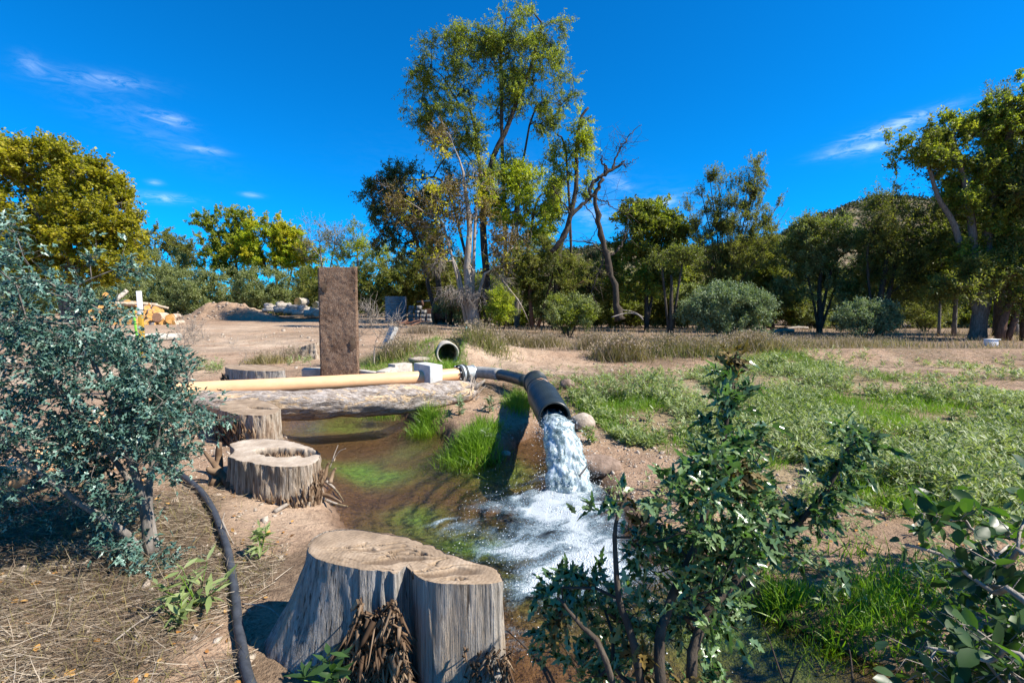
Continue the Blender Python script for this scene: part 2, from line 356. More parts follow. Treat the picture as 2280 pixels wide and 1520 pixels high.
def lognat():
    m,nt,out=nmat('peeling_bark'); v=coords(nt,(3.4,12,12)); n=noise(nt,v,1.9,8,.72,.4); n2=noise(nt,coords(nt,(1.6,5,5)),1.6,5,.65,.7); n3=noise(nt,coords(nt,(9,34,34)),1.2,4,.7)
    bark=ramp(nt,n,[(.3,(.07,.05,.04)),(.46,(.30,.25,.21)),(.66,(.52,.47,.43))]); wood=ramp(nt,n3,[(.3,(.40,.27,.15)),(.65,(.66,.50,.33))])
    c=mix(nt,ramp(nt,n2,[(.545,(0,0,0)),(.57,(1,1,1))],'LINEAR'),bark,wood); c=mix(nt,.6,c,ramp(nt,n3,[(.32,(.45,.42,.4)),(.52,(1.05,1.05,1.05))]),'MULTIPLY')
    princ(nt,out,c,.9,bump(nt,mth(nt,'ADD',mth(nt,'ADD',n,mth(nt,'MULTIPLY',n2,-1.0)),n3),.9,.03),spec=.12); return m
M['logbark']=lognat()
M['orange']=cutmat('fresh_cut_wood',(.42,.20,.06),(.62,.34,.11),(.72,.47,.20),40)
M['greyend']=cutmat('grey_cut_wood',(.28,.23,.18),(.42,.36,.30),(.5,.45,.38),40)
M['firebark']=barkmat('firewood_bark',(.12,.075,.05),(.42,.32,.24),(.55,.46,.37),(5,5,5))
M['firepale']=barkmat('pale_firewood',(.30,.22,.15),(.58,.48,.37),None,(5,5,5))
M['firegrey']=barkmat('grey_firewood',(.20,.17,.14),(.55,.49,.42),None,(5,5,5))
def boardmat():
    m,nt,out=nmat('rough_board'); n=noise(nt,coords(nt,(1,1,.45)),58,6,.78,1.0); n2=noise(nt,coords(nt),2.1,4,.6); n3=noise(nt,coords(nt,(5,5,1.5)),14,5,.7)
    c=ramp(nt,n,[(.3,(.11,.058,.036)),(.5,(.35,.22,.145)),(.68,(.66,.48,.34))]); c=mix(nt,.8,c,ramp(nt,n2,[(.34,(.45,.4,.38)),(.55,(1,1,1))]),'MULTIPLY')
    princ(nt,out,c,.95,bump(nt,mth(nt,'ADD',n,n3),1.0,.05),spec=.1); return m
M['board']=boardmat()
def plainmat(name,col,rough=.6,ns=8,amt=.25,bs=.2,bd=.01,metal=0,spec=.3,sc=(1,1,1)):
    m,nt,out=nmat(name); n=noise(nt,coords(nt,sc),ns,5,.65); lo=tuple(q*(1-amt) for q in col); hi=tuple(min(1,q*(1+amt)) for q in col)
    princ(nt,out,ramp(nt,n,[(.3,lo),(.7,hi)]),rough,bump(nt,n,bs,bd),metal,spec); return m
M['pvc']=plainmat('tan_plastic',(.74,.43,.225),.45,5,.13,.05,.004,spec=.4,sc=(1,1,2.5))
M['conc']=plainmat('pale_concrete',(.50,.50,.47),.85,14,.16,.35,.008)
M['concw']=plainmat('old_concrete',(.42,.38,.32),.9,11,.3,.5,.012)
M['iron']=plainmat('galvanised_metal',(.42,.46,.47),.5,10,.25,.2,.004,.45,.5)
M['pgrey']=plainmat('weathered_grey_pipe',(.30,.29,.26),.6,9,.35,.2,.004)
M['gask']=plainmat('dark_flange',(.03,.035,.035),.6,10,.3)
M['blackp']=plainmat('black_plastic_pipe',(.018,.026,.028),.38,6,.4,.15,.004,spec=.5)
M['mudspot']=plainmat('dried_mud',(.36,.20,.12),.9,9,.3)
M['hose']=plainmat('black_hose',(.045,.05,.06),.55,14,.45,.2,.002)
M['rock']=barkmat('field_rock',(.22,.18,.14),(.48,.42,.35),(.33,.26,.2),(7,7,7),.7,.03)
M['rockd']=barkmat('brown_rock',(.13,.09,.065),(.30,.22,.17),None,(7,7,7),.7,.03)
M['white']=plainmat('white_paint',(.80,.80,.78),.6,8,.04); M['yel']=plainmat('yellow_paint',(.45,.27,.03),.6,8,.15); M['grn']=plainmat('lime_paint',(.20,.55,.06),.6,8,.15)
M['teal']=plainmat('teal_paint',(.16,.36,.38),.6,8,.15); M['galv']=plainmat('corrugated_steel',(.16,.23,.25),.45,5,.3,.1,.004,.5,.5)
M['cmu']=plainmat('cinder_block',(.25,.24,.23),.95,20,.2,.4); M['rustw']=plainmat('weathered_red_wood',(.22,.11,.07),.9,14,.45,.5,.01,sc=(6,1,1))
M['spool']=plainmat('old_spool_wood',(.17,.11,.075),.9,12,.5,.6,.01,sc=(1,1,6)); M['mach']=plainmat('rusty_machine',(.10,.055,.04),.8,8,.5,.3,.01,.3); M['steelb']=plainmat('dark_steel',(.07,.10,.12),.5,8,.4,.1,.004,.6); M['orangep']=plainmat('orange_plastic',(.6,.13,.04),.6)
M['plank']=plainmat('grey_weathered_plank',(.40,.39,.36),.9,10,.3,.5,.008,sc=(8,1,1))
# ================================================================= WORLD, SUN, CAMERA
SUN = np.array([.668,-.190,.719]); SUN/=np.linalg.norm(SUN)
w = bpy.data.worlds.new('World'); SC.world=w; w.use_nodes=True; nt=w.node_tree; nt.nodes.clear()
out=nt.nodes.new('ShaderNodeOutputWorld'); bg=nt.nodes.new('ShaderNodeBackground'); L(nt,bg.outputs[0],out.inputs[0]); bg.inputs[1].default_value=.085
sky=nt.nodes.new('ShaderNodeTexSky'); sky.sky_type='NISHITA'; sky.sun_disc=False; sky.sun_elevation=math.asin(SUN[2]); sky.sun_rotation=math.atan2(SUN[0],SUN[1]); sky.air_density=1.0; sky.dust_density=.2; sky.ozone_density=3.0; sky.altitude=1200
SKYTINT=(.012,.68,1.22)
tint=mix(nt,1.0,sky.outputs[0],SKYTINT,'MULTIPLY')
tc=N(nt,'TexCoord'); dirv=tc.outputs['Generated']
def vdot(a,vec):
    n=N(nt,'VectorMath',operation='DOT_PRODUCT'); L(nt,a,n.inputs[0]); n.inputs[1].default_value=tuple(float(q) for q in vec); return n.outputs['Value']
mp=N(nt,'Mapping'); mp.inputs['Scale'].default_value=(9,9,34); L(nt,dirv,mp.inputs[0]); cn=noise(nt,mp.outputs[0],2.8,8,.68,1.0)
tot=None
for (x0,y0,x1,y1,wd,amp) in [(45,128,95,160,11,.3),(90,165,330,192,12,.22),(215,172,300,188,5,.35),(330,250,420,278,9,.55),(420,328,495,340,5,.5),(300,436,420,446,7,.55),(150,200,460,350,26,.08),(1885,318,2090,246,8,.8),(1850,345,2010,312,7,.65),(1900,330,2110,285,22,.12),(1352,398,1400,416,10,.6),(1440,462,1510,440,12,.7),(1290,470,1360,486,18,.45),(540,432,580,436,4,.4),(330,405,360,408,4,.35),(1560,470,1720,505,14,.4),(1000,400,1500,500,60,.12)]:
    a=unit(ray(x0,y0)); b=unit(ray(x1,y1)); c=unit(a+b); tx=unit(b-a); ty=np.cross(c,tx); ln=float(np.linalg.norm(b-a))*.5; wv=wd/F
    s=mth(nt,'POWER',mth(nt,'DIVIDE',mth(nt,'SUBTRACT',vdot(dirv,tx),float(np.dot(c,tx))),ln),2.0); q=mth(nt,'POWER',mth(nt,'DIVIDE',mth(nt,'SUBTRACT',vdot(dirv,ty),float(np.dot(c,ty))),wv),2.0)
    # POWER of a negative base with exponent 2 is handled by ABSOLUTE first
    e=mth(nt,'EXPONENT',mth(nt,'MULTIPLY',mth(nt,'ADD',s,q),-1.0)); fr=mth(nt,'GREATER_THAN',vdot(dirv,c),0.0)
    e=mth(nt,'MULTIPLY',mth(nt,'MULTIPLY',e,amp),fr); tot=e if tot is None else mth(nt,'ADD',tot,e)
cf=mth(nt,'MULTIPLY',tot,ramp(nt,cn,[(.40,(.06,.06,.06)),(.66,(1,1,1))]),clamp=True)
skyc=mix(nt,mth(nt,'MULTIPLY',cf,.75),tint,(6.0,7.4,9.0))
L(nt,skyc,bg.inputs[0])
sl=bpy.data.lights.new('sun','SUN'); sl.energy=5.0; sl.angle=math.radians(.53); sl.color=(1,.93,.82); so=bpy.data.objects.new('sun',sl); COL.objects.link(so)
so.rotation_euler=Vector(tuple(-SUN)).to_track_quat('-Z','Y').to_euler(); so.location=(20,-5,30)
cam=bpy.data.cameras.new('camera'); co=bpy.data.objects.new('camera',cam); COL.objects.link(co); co.location=(0,0,CAMH); co.rotation_euler=(math.pi/2-PITCH,0,0)
cam.sensor_width=36; cam.lens=36*F/2280; cam.clip_start=.05; cam.clip_end=3000; SC.camera=co
SC.view_settings.view_transform='Standard'; SC.view_settings.look='None'; SC.view_settings.exposure=1.05; SC.view_settings.gamma=1
SC.cycles.use_denoising=True; SC.cycles.max_bounces=6; SC.cycles.transparent_max_bounces=12; SC.cycles.diffuse_bounces=4; SC.cycles.glossy_bounces=3; SC.cycles.caustics_reflective=False; SC.cycles.caustics_refractive=False
# ================================================================= GROUND, HILL, WATER
def gauss_px(x,y,lst):
    r=0
    for (a,b,z,rx,ry,amp) in lst:
        c=G(a,b,z); r=r+amp*np.exp(-((x-c[0])/rx)**2-((y-c[1])/ry)**2)
    return r
FIELD=[tuple(G(a,b,z)[:2]) for a,b,z in [(1250,862,.12),(1330,850,.15),(1500,838,.17),(1640,812,.2),(1740,795,.22),(1850,815,.2),(1980,845,.15),(2060,880,.1),(2400,900,.1),(2700,1120,0),(2500,1250,0),(2100,1160,0),(1900,1130,0),(1700,1130,0),(1560,1070,0),(1420,1010,0),(1330,950,.05),(1270,900,.1)]]
def zones(x,y):
    n=fb2(x*1.3,y*1.3,31,4); n2=fb2(x*4,y*4,41,3)
    sd=sdist(POOL,x,y)
    straw=ss(.1,-.5,x)*ss(4.6,3.4,y)*ss(-.25,.15,n+.25-1.3*gauss_px(x,y,[(650,1140,0,.55,.45,1),(520,1060,0,.7,.5,.7),(600,1230,0,.3,.3,.6)]))
    straw=np.maximum(straw,ss(9.5,11,y)*ss(-.1,.25,n)*.6*ss(60,25,y)); straw=np.maximum(straw,.75*ss(15,17,y)*ss(-3,-1,x))
    straw=np.maximum(straw,ss(0,.4,n2)*.35)
    fd=sdist(FIELD,x,y); green=ss(.35,-.5,fd+.5*n)*.3
    green=np.maximum(green,.8*ss(.45,.2,np.abs(x-CULV[0]))*ss(10,11,y)*ss(13.4,13,y))
    green=np.maximum(green,gauss_px(x,y,[(1050,985,-.1,.3,.3,.8),(945,945,-.1,.28,.3,.8),(850,805,.25,.8,.5,.9),(1150,890,.1,.25,.5,.8),(1850,1440,0,.5,.2,.5),(1740,1330,0,.3,.25,.7)]))
    wet=ss(.22,.02,sd+.05*n)
    wet=np.maximum(wet,gauss_px(x,y,[(1370,930,.05,.5,.35,.55)]))
    pale=gauss_px(x,y,[(200,850,.05,1.6,1.2,.9),(560,770,.25,3.5,3.2,.8),(480,745,.3,5,6,.7),(330,820,.2,2.2,1.2,.8),(1120,800,.35,1.5,.7,.8),(1230,815,.3,1.5,.5,.7),(650,1140,0,.6,.45,.5),(1000,820,.2,.8,.5,.3)])
    pale=np.clip(pale,0,1)*ss(-.5,.2,n)
    alg=ss(-.01,-.12,sd)*np.clip(gauss_px(x,y,[(840,1040,-.3,.50,.42,1.3),(935,1135,-.3,.26,.26,1.2),(1090,1060,-.3,.46,.32,1.3),(920,1000,-.3,.3,.3,.5),(1000,1200,-.3,.55,.4,1.0),(760,950,-.3,.6,.5,.55),(1180,1330,-.3,.35,.3,.55),(1600,1380,-.3,.6,.3,.8),(1750,1440,-.3,.5,.3,.6)])*(.75+.9*n),0,1)
    return dict(straw=np.clip(straw,0,1),green=np.clip(green,0,1),wet=np.clip(wet,0,1),pale=pale,algae=alg)
def grid_coords(n,a,k,c): u=np.linspace(-1,1,n); return c+a*np.sinh(k*u)
nx,ny=760,760
gx=grid_coords(nx,700/np.sinh(5.6),5.6,0.2); gy=grid_coords(ny,900/np.sinh(5.6),5.6,4.4)
X,Y=np.meshgrid(gx,gy); X=X.ravel(); Y=Y.ravel(); Z=hgt(X,Y)
gg=Geo(); i=np.arange(ny-1)[:,None]*nx; j=np.arange(nx-1)[None,:]
gg.add(np.stack([X,Y,Z],1),np.stack([i+j,i+j+1,i+nx+j+1,i+nx+j],-1).reshape(-1,4)); gg.at=zones(X,Y)
tag(gg.build('ground',M['ground'],smooth=True),'sandy reddish soil bank and field around the pool','ground',kind='structure')
# hill ridge
hx=np.linspace(-260,620,170); hy=np.linspace(240,620,60); HX,HY=np.meshgrid(hx,hy)
def ridge(x):
    px=CX+F*x/330.0
    return np.interp(px,[200,900,1150,1330,1500,1620,1720,1800,1880,1960,2060,2200,2500,3200],[0,6,34,44,42,44,50,62,73,78,76,80,92,70])
HZ=ridge(HX*330/np.maximum(HY,240))*np.exp(-((HY-340)/np.where(HY<340,70,260))**2)+2.5*fb2(HX*.04,HY*.04,51,4)+.5-3*(HY<245)
hg=Geo(); i=np.arange(59)[:,None]*170; j=np.arange(169)[None,:]; hg.add(np.stack([HX.ravel(),HY.ravel(),HZ.ravel()],1),np.stack([i+j,i+j+1,i+171+j,i+170+j],-1).reshape(-1,4))
tag(hg.build('hill',M['hill'],smooth=True),'dry scrub covered hill behind the trees','hill',kind='structure')
# scrub on the hill
n=5200; sx=R.uniform(-120,520,n); sy=R.uniform(275,380,n); sz=ridge(sx*330/sy)*np.exp(-((sy-340)/np.where(sy<340,70,260))**2)+2.5*fb2(sx*.04,sy*.04,51,4)+.5
c=np.repeat(np.stack([sx,sy,sz],1),26,0); s=np.repeat(R.uniform(.9,2.1,n),26)[:,None]; P=c+R.normal(size=c.shape)*s*[.8,.8,.55]+[0,0,.6]; d=rv(len(P)); x,yv,nn=frames(d); sh=Geo(); sz_=s*R.uniform(.5,1,(len(P),1))
sh.inst([(0,0,0),(.4,.5,0),(0,1,0),(-.4,.5,0)],[(0,1,2,3)],P,x*sz_,yv*sz_,nn*sz_)
tag(sh.build('scrub',M['shrubdot']),'dark scrub dotted over the far hillside','scrub',kind='stuff')
# water surface
IMP=G(1272,1092,WZ)
bx0,bx1=min(p[0] for p in POOL)-.2,max(p[0] for p in POOL); by0,by1=-1.2,max(p[1] for p in POOL)+.2
wx=np.arange(bx0,3.4,.018); wy=np.arange(.6,by1,.018); WX,WY=np.meshgrid(wx,wy); fx,fy=WX.ravel(),WY.ravel()
wd=sdist(POOL,fx,fy)
def foamf(x,y):
    A=gauss_px(x,y,[(1272,1088,WZ,.38,.40,1.6),(1228,1130,WZ,.40,.34,1.15),(1150,1112,WZ,.30,.18,.7),(1300,1175,WZ,.46,.40,1.1),(1055,1175,WZ,.36,.16,.85),(1120,1220,WZ,.42,.22,.85),(1200,1265,WZ,.42,.25,.85),(1310,1260,WZ,.42,.28,.85),(1000,1160,WZ,.22,.09,.65),(1180,1330,WZ,.22,.22,.6),(1150,1420,WZ,.14,.18,.6),(1390,1330,WZ,.38,.35,.7),(1080,1125,WZ,.22,.10,.55)])
    qx=x+.18*fb2(x*3,y*3,61,3); qy=y+.18*fb2(x*3+9,y*3,62,3)
    a=.5; s=fb2((qx*.8+qy*.6)*3.2,(qy*.8-qx*.6)*8.0,63,4); return np.clip(A*.72+np.minimum(A,.75)*1.25*s,0,1.4)
fo=foamf(fx,fy); turb=np.clip(np.exp(-(((fx-IMP[0])/1.3)**2+((fy-IMP[1]+.5)/1.5)**2))*1.2+.12,0,1)
dimp=np.hypot(fx-IMP[0],fy-IMP[1])
wz=WZ+turb*(.020*fb2(fx*5,fy*5,71,3)+.010*fb2(fx*16,fy*16,72,3))+.05*np.exp(-(dimp/.28)**2)*(1+.8*fb2(fx*14,fy*14,73,3))+.010*np.sin(dimp*30+4*fb2(fx*2,fy*2,74,2))*np.exp(-(dimp/1.3)**2)+.002*fb2(fx*6,fy*10,75,3)
wg=Geo(); nwx=len(wx); i=np.arange(len(wy)-1)[:,None]*nwx; j=np.arange(nwx-1)[None,:]; q=np.stack([i+j,i+j+1,i+nwx+j+1,i+nwx+j],-1).reshape(-1,4); keep=(wd[q]<.22).all(1)
q=q[keep]; us=np.unique(q); mp_=np.zeros(len(fx),np.int64); mp_[us]=np.arange(len(us)); wg.add(np.stack([fx,fy,wz],1)[us],mp_[q]); wg.at=dict(foam=fo[us],turb=turb[us])
tag(wg.build('water',M['water'],smooth=True),'clear brown pool water with white foam below the outlet','water',kind='structure')
# ================================================================= STUMPS
def sliver_bundle(g, P, length, width, lean, down=False):
    n=len(P); d=(-1 if down else 1)*unit(np.stack([R.normal(0,lean,n),R.normal(0,lean,n),np.ones(n)],1)); x,y,nn=frames(d)
    Ls=(length*R.uniform(.4,1.3,n))[:,None]; W=(width*R.uniform(.5,1.4,n))[:,None]
    T=np.array([(-.5,0,-.3),(.5,0,-.3),(.5,0,.3),(-.5,0,.3),(-.35,.6,-.25),(.4,.55,-.2),(.3,.6,.3),(-.4,.62,.2),(0,1,0)])
    f=[(0,1,5,4),(1,2,6,5),(2,3,7,6),(3,0,4,7)]; f2=[(4,5,8),(5,6,8),(6,7,8),(7,4,8)]
    v=P[:,None,:]+T[None,:,0,None]*(x*W)[:,None]+T[None,:,1,None]*(d*Ls)[:,None]+T[None,:,2,None]*(nn*W)[:,None]
    k=np.arange(n)[:,None,None]*9; g.add(v.reshape(-1,3),(np.array(f)[None]+k).reshape(-1,4),(np.array(f2)[None]+k).reshape(-1,3))
def stump(name,label,outline,zb,flare,side,cut,seed,tiltz=None,hollow=None,fl=.03,cracks=0,rough=.02,nseg=150,flare_dir=None):
    O=catmull(outline,nseg); c=O.mean(0); base=np.array([c[0],c[1],zb]); t=thing(name,label,'tree stump',base)
    rings=34; V=[]; d=O-c; ang=np.arctan2(d[:,1],d[:,0])
    for k in range(rings):
        u=k/(rings-1); z=zb-.10+(O[:,2]-zb+.10)*u; s=1+flare*(1-u)**2.6
        if flare_dir is not None: s=s+flare_dir[2]*np.clip(np.cos(ang-flare_dir[0]),0,1)**flare_dir[1]*(1-u)**1.2
        P=np.stack([c[0]+d[:,0]*s,c[1]+d[:,1]*s,z],1); fw=1-.75*u
        flu=fl*fw*(vn2(ang*4+seed,np.full_like(ang,seed),seed)+.6*vn2(ang*9+seed,np.full_like(ang,3.),seed+1))
        nz=rough*fb3(P,(24,24,5),seed,4)*(1-.6*(u>.97))+.6*rough*fb3(P,(60,60,6),seed+9,2)
        rr=np.linalg.norm(d[:,:2],axis=1)[:,None]; P[:,:2]+=d[:,:2]/rr*(flu+nz)[:,None]; V.append(P)
    g=Geo(); vv=np.vstack(V); i=np.arange(rings-1)[:,None]*nseg; j=np.arange(nseg)[None,:]; j2=(j+1)%nseg
    g.add(vv,np.stack([i+j,i+j2,i+nseg+j2,i+nseg+j],-1).reshape(-1,4)); sd=g.build('trunk_side',side,t,True)
    top=V[-1]; m=46; W=[top]; 
    for k in range(1,m):
        u=1-k/m; P=c+(top-c)*u; P[:,2]=c[2]+(top[:,2]-c[2])*u; W.append(P)
    w=np.vstack(W+[c[None]]); e=np.repeat(np.arange(m)/m,nseg); e=np.append(e,1.0)
    rot=np.zeros(len(w)); dz=.006*fb3(w,(14,14,14),seed+3,3)*ss(0,.12,e)-.006*ss(.03,0,e)
    if hollow is not None:
        hx,hy,ra,rb,rt=hollow; ca,sa=math.cos(rt),math.sin(rt); px=(w[:,0]-hx)*ca+(w[:,1]-hy)*sa; py=-(w[:,0]-hx)*sa+(w[:,1]-hy)*ca
        rr=np.hypot(px/ra,py/rb)+.35*fb2(w[:,0]*12,w[:,1]*12,seed+5,3); hh=ss(1.12,.9,rr); dz=dz-.07*hh-.09*hh*fb2(w[:,0]*26,w[:,1]*26,seed+6,3); rot=np.maximum(rot,hh)
    if cracks:
        px=w[:,0]-c[0]; py=w[:,1]-c[1]; n=fb2(px*3.2+.25*py,py*17+.9*vn2(px*7,py*7,seed),seed+7,4); n2=fb2(px*30,py*30,seed+8,2)
        n=n*1.6; cr=ss(.085,.02,np.abs(n+.05+.06*n2))*ss(.10,.22,e); big=ss(.42,.52,n+.2*n2)*ss(.14,.30,e)
        dz=dz-.7*cracks*cr-.012*big; rot=np.maximum(rot,np.clip(cr*.97+.6*big,0,1))
    w[:,2]+=dz; g=Geo(); i=np.arange(m-1)[:,None]*nseg; q=np.stack([i+j,i+j2,i+nseg+j2,i+nseg+j],-1).reshape(-1,4); jj=np.arange(nseg)
    g.add(w,q,np.stack([(m-1)*nseg+jj,(m-1)*nseg+(jj+1)%nseg,np.full(nseg,m*nseg)],1)); g.at=dict(decay=rot)
    o=g.build('cut_face',cut,t,True); o.location=(0,0,float(c[2]-zb)); 
    for vtx in o.data.vertices: vtx.co.z-=float(c[2]-zb)
    return sd,V,c
# foreground double stump
def LV(px,py,z): return G(px,py,z)
oA=[LV(a,b,.5) for a,b in [(684,1216),(700,1196),(730,1182),(790,1178),(860,1188),(930,1204),(1000,1232),(1050,1250),(1102,1264),(1118,1284),(1106,1296),(1040,1300),(975,1296),(930,1283),(908,1254),(884,1274),(850,1270),(790,1266),(740,1254),(700,1240)]]
tA,VA,cA=stump('tree_stump','largest stump, grey and weathered with two lobes and a cracked flat top',oA,.0,.05,M['stA'],M['cutA'],3,cracks=.05,fl=.035,rough=.014,nseg=260,flare_dir=(math.pi+.25,2,.78))
g=Geo(); P=[]
for k in range(1000):                       # rotten bark hanging in the fold between the two lobes
    v_=R.random()**.75; px=845+(R.random()-.5)*(80+130*v_)-25*v_; py=1350+v_*175+38*float(vn2(np.array([px*.045]),np.array([2.]),5)[0])*(1-v_); q=LV(px,py,.0); dd=ray(px,py); zt=.42-(py-1290)/230*.45
    t_=(2.03-.10*R.random())/dd[1]; P.append([dd[0]*t_,dd[1]*t_,CAMH+dd[2]*t_-.06])
sliver_bundle(g,np.array(P)+[0,0,.05],.10*np.exp(R.normal(-.25,.45,len(P))),.011*np.exp(R.normal(0,.35,len(P))),.6,True); g.build('rotten_bark',M['rot'],tA)
g=Geo(); P=[]
for k in range(170):
    px=1030+R.random()*110; py=1440+R.random()*75; q=AT(px,py,2.03-.12*R.random()); q[2]-=.04; P.append(q)
sliver_bundle(g,np.array(P)+[0,0,.04],.07*np.exp(R.normal(-.2,.4,len(P))),.009,.65,True); g.build('rotten_bark',M['rot'],tA)
# hollow stump in the middle
z2=.36
oB=[LV(a,b,z2) for a,b in [(513,988),(545,979),(585,976),(625,978),(662,985),(692,995),(713,1010),(708,1025),(685,1035),(640,1039),(600,1036),(560,1030),(530,1024),(511,1015),(524,1003)]]
hb=LV(640,1006,z2)
gz=float(hgt(LV(610,1095,0)[0],LV(610,1095,0)[1]))
tB,VB,cB=stump('tree_stump','pale stump with a rotten hollow in its top beside the pool edge',oB,gz-.02,.04,M['stB'],M['cutB'],11,hollow=(hb[0],hb[1],.30,.12,-.15),fl=.03,rough=.03,nseg=190)
g=Geo(); P=[]
for k in range(520):
    a=R.uniform(-2.9,-.2); u=R.random()**1.3; j=int(((a/(2*math.pi))%1)*190); V0=VB[int(2+u*20)]; d=V0-cB; an=np.arctan2(d[:,1],d[:,0]); i=int(np.argmin(np.abs(an-a)))
    if vn2(np.array([a*2.2]),np.array([4.]),5)[0]+.35-u*1.1 < -.15: continue
    P.append(V0[i]+np.array([d[i,0],d[i,1],0])*.03)
sliver_bundle(g,np.array(P),.10,.016,.25); g.build('rotten_bark',M['rot'],tB)
g=Geo(); P=hb+np.stack([R.normal(0,.15,170),R.normal(0,.055,170),np.full(170,-.10)],1); sliver_bundle(g,P,.085,.02,.6); g.build('rotten_core',M['rot'],tB)
# ringed stump by the log
z3=.42
oC=[LV(a,b,z3) for a,b in [(486,906),(505,893),(550,888),(592,893),(621,906),(618,917),(590,924),(545,923),(505,917)]]
tC,VC,cC=stump('tree_stump','round stump with visible growth rings standing against the fallen log',oC,.02,.10,M['stB'],M['cutA'],23,hollow=(LV(578,908,z3)[0],LV(578,908,z3)[1],.16,.05,-.3),fl=.04,rough=.03,nseg=160)
g=Geo(); P=[]
for k in range(420):
    a=R.uniform(-3.4,-1.0); V0=VC[int(1+R.random()**1.2*21)]; d=V0-cC; an=np.arctan2(d[:,1],d[:,0]); i=int(np.argmin(np.abs(((an-a+math.pi)%(2*math.pi))-math.pi)))
    P.append(V0[i]+np.array([d[i,0],d[i,1],0])*.03)
sliver_bundle(g,np.array(P),.13,.02,.3); g.build('rotten_bark',M['rot'],tC)
z4=.52
oD=[LV(a,b,z4) for a,b in [(503,815),(530,812),(575,812),(615,815),(633,820),(628,825),(590,826),(540,824),(508,820)]]
tD,VD,cD=stump('tree_stump','wide low grey stump behind the yellow pipe',oD,.18,.08,M['stA'],M['cutA'],31,fl=.04,rough=.03,nseg=120)
g=Geo(); P=[]
for k in range(140):
    a=R.uniform(-3.5,-2.2); V0=VD[int(1+R.random()*14)]; d=V0-cD; an=np.arctan2(d[:,1],d[:,0]); i=int(np.argmin(np.abs(((an-a+math.pi)%(2*math.pi))-math.pi))); P.append(V0[i]+np.array([d[i,0],d[i,1],0])*.03)
sliver_bundle(g,np.array(P),.16,.03,.4); g.build('rotten_bark',M['rot'],tD)
b5=ON(697,797); oE=[b5+np.array([.42*math.cos(a)*(1+.2*math.sin(3*a)),.36*math.sin(a),.34+.16*math.cos(a+.6)]) for a in np.linspace(0,2*math.pi,12,endpoint=False)]
stump('tree_stump','small broken slanting stump half hidden by the upright board',oE,b5[2],.25,M['stB'],M['cutB'],41,fl=.05,rough=.04,nseg=70)
# ================================================================= LOG, PIPES, BOARD, CONCRETE
ax=catmull([AT(440,897,7.0),AT(540,901,7.02),AT(650,902,7.08),AT(780,895,7.28),AT(900,888,7.55),AT(1000,876,7.85),AT(1062,866,8.1)],60,False)
rad=np.interp(np.linspace(0,1,60),[0,.12,.33,.6,.8,.92,1],[.165,.18,.215,.225,.21,.17,.05])
tL=thing('fallen_log','long fallen log with peeling grey bark lying along the far pool edge','log',foot(ax[30]))
g=Geo(); n=64
T=np.gradient(ax,axis=0); T=unit(T); U=unit(np.cross(T,[0,0,1.0])); W=np.cross(U,T); a=np.arange(n)*2*math.pi/n
V=[]
for k in range(60):
    P=ax[k]+rad[k]*(np.cos(a)[:,None]*U[k]+np.sin(a)[:,None]*W[k]); D_=unit(P-ax[k])
    pl=fb3(P,(2.2,8,8),5,3); V.append(P+D_*((.016*np.tanh(pl*7)+.020*fb3(P,(7,26,26),6,4))*(.5 if k<1 else 1))[:,None])
V=np.vstack(V); i=np.arange(59)[:,None]*n; j=np.arange(n)[None,:]; j2=(j+1)%n
g.add(V,np.stack([i+j,i+j2,i+n+j2,i+n+j],-1).reshape(-1,4)); ob=g.build('bark',M['logbark'],tL,True)
g=Geo(); c0=ax[0]-T[0]*.012; ring0=V[:n]-T[0]*.004; g.add(np.vstack([ring0,c0]),np.stack([np.arange(n),(np.arange(n)+1)%n,np.full(n,n)],1)); g.build('cut_face',M['orange'],tL)
g=Geo(); P=ax[-4]+R.normal(0,.06,(60,3)); sliver_bundle(g,P,.16,.03,.6)
g.tube([AT(1035,872,8.0),AT(1060,862,7.98),AT(1080,846,7.95)],[.07,.045,.012],7); g.build('splintered_end',M['twig'],tL)
# yellow pipe (elbow hidden in the bush, then along behind the log)
pc=catmull([AT(-150,1180,3.2),AT(150,1000,4.3),AT(250,932,5.6),AT(345,886,7.05),AT(420,870,7.6),AT(600,860,8.0),AT(780,850,8.5),AT(930,842,9.0),AT(1024,834,9.55)],90,False)
pc[:,2]=np.clip(pc[:,2],.36,.42)*.5+.195
tP=thing('irrigation_pipe','long pale yellow plastic water pipe running behind the fallen log','pipe',foot(pc[50]))
g=Geo(); g.tube(pc,.128,28); g.build('yellow_section',M['pvc'],tP,True)
pe=pc[-1]; pd=unit(pc[-1]-pc[-6]); q1=AT(1098,838,9.45); q2=AT(1170,848,8.25)
def ringseg(gm,c,d,r,l,n=28): gm.lathe(c,d,[(-l/2,.01),(-l/2,r*.985),(-l*.4,r),(l*.4,r),(l/2,r*.985),(l/2,.01)],n)
g=Geo(); ringseg(g,pe-pd*.03,pd,.185,.05); ringseg(g,pe+pd*.075,pd,.195,.055)
fl_=g.build('flange',M['gask'],tP)
g=Geo(); ringseg(g,pe+pd*.022,pd,.19,.045); ringseg(g,pe+pd*.20,pd,.155,.2); ringseg(g,pe+pd*.13,pd,.17,.03); ringseg(g,pe+pd*.30,pd,.165,.03); g.build('coupling',M['iron'],tP,False)
s_,x_=frames(pd[None])[0][0],None; up=np.cross(s_,pd)
for k in range(8):
    g=Geo(); a=k*math.pi/4; c=pe+(.165*math.cos(a))*s_+(.165*math.sin(a))*up; g.lathe(c,pd,[(-.09,.002),(-.09,.018),(-.075,.018),(-.074,.01),(.13,.01)],6); g.build('bolt',M['iron'],fl_)
gp=catmull([pe+pd*.26,pe+pd*.36,q1,AT(1135,843,8.9),q2],24,False); gp[:,2]=np.linspace(gp[0,2],q2[2],24)
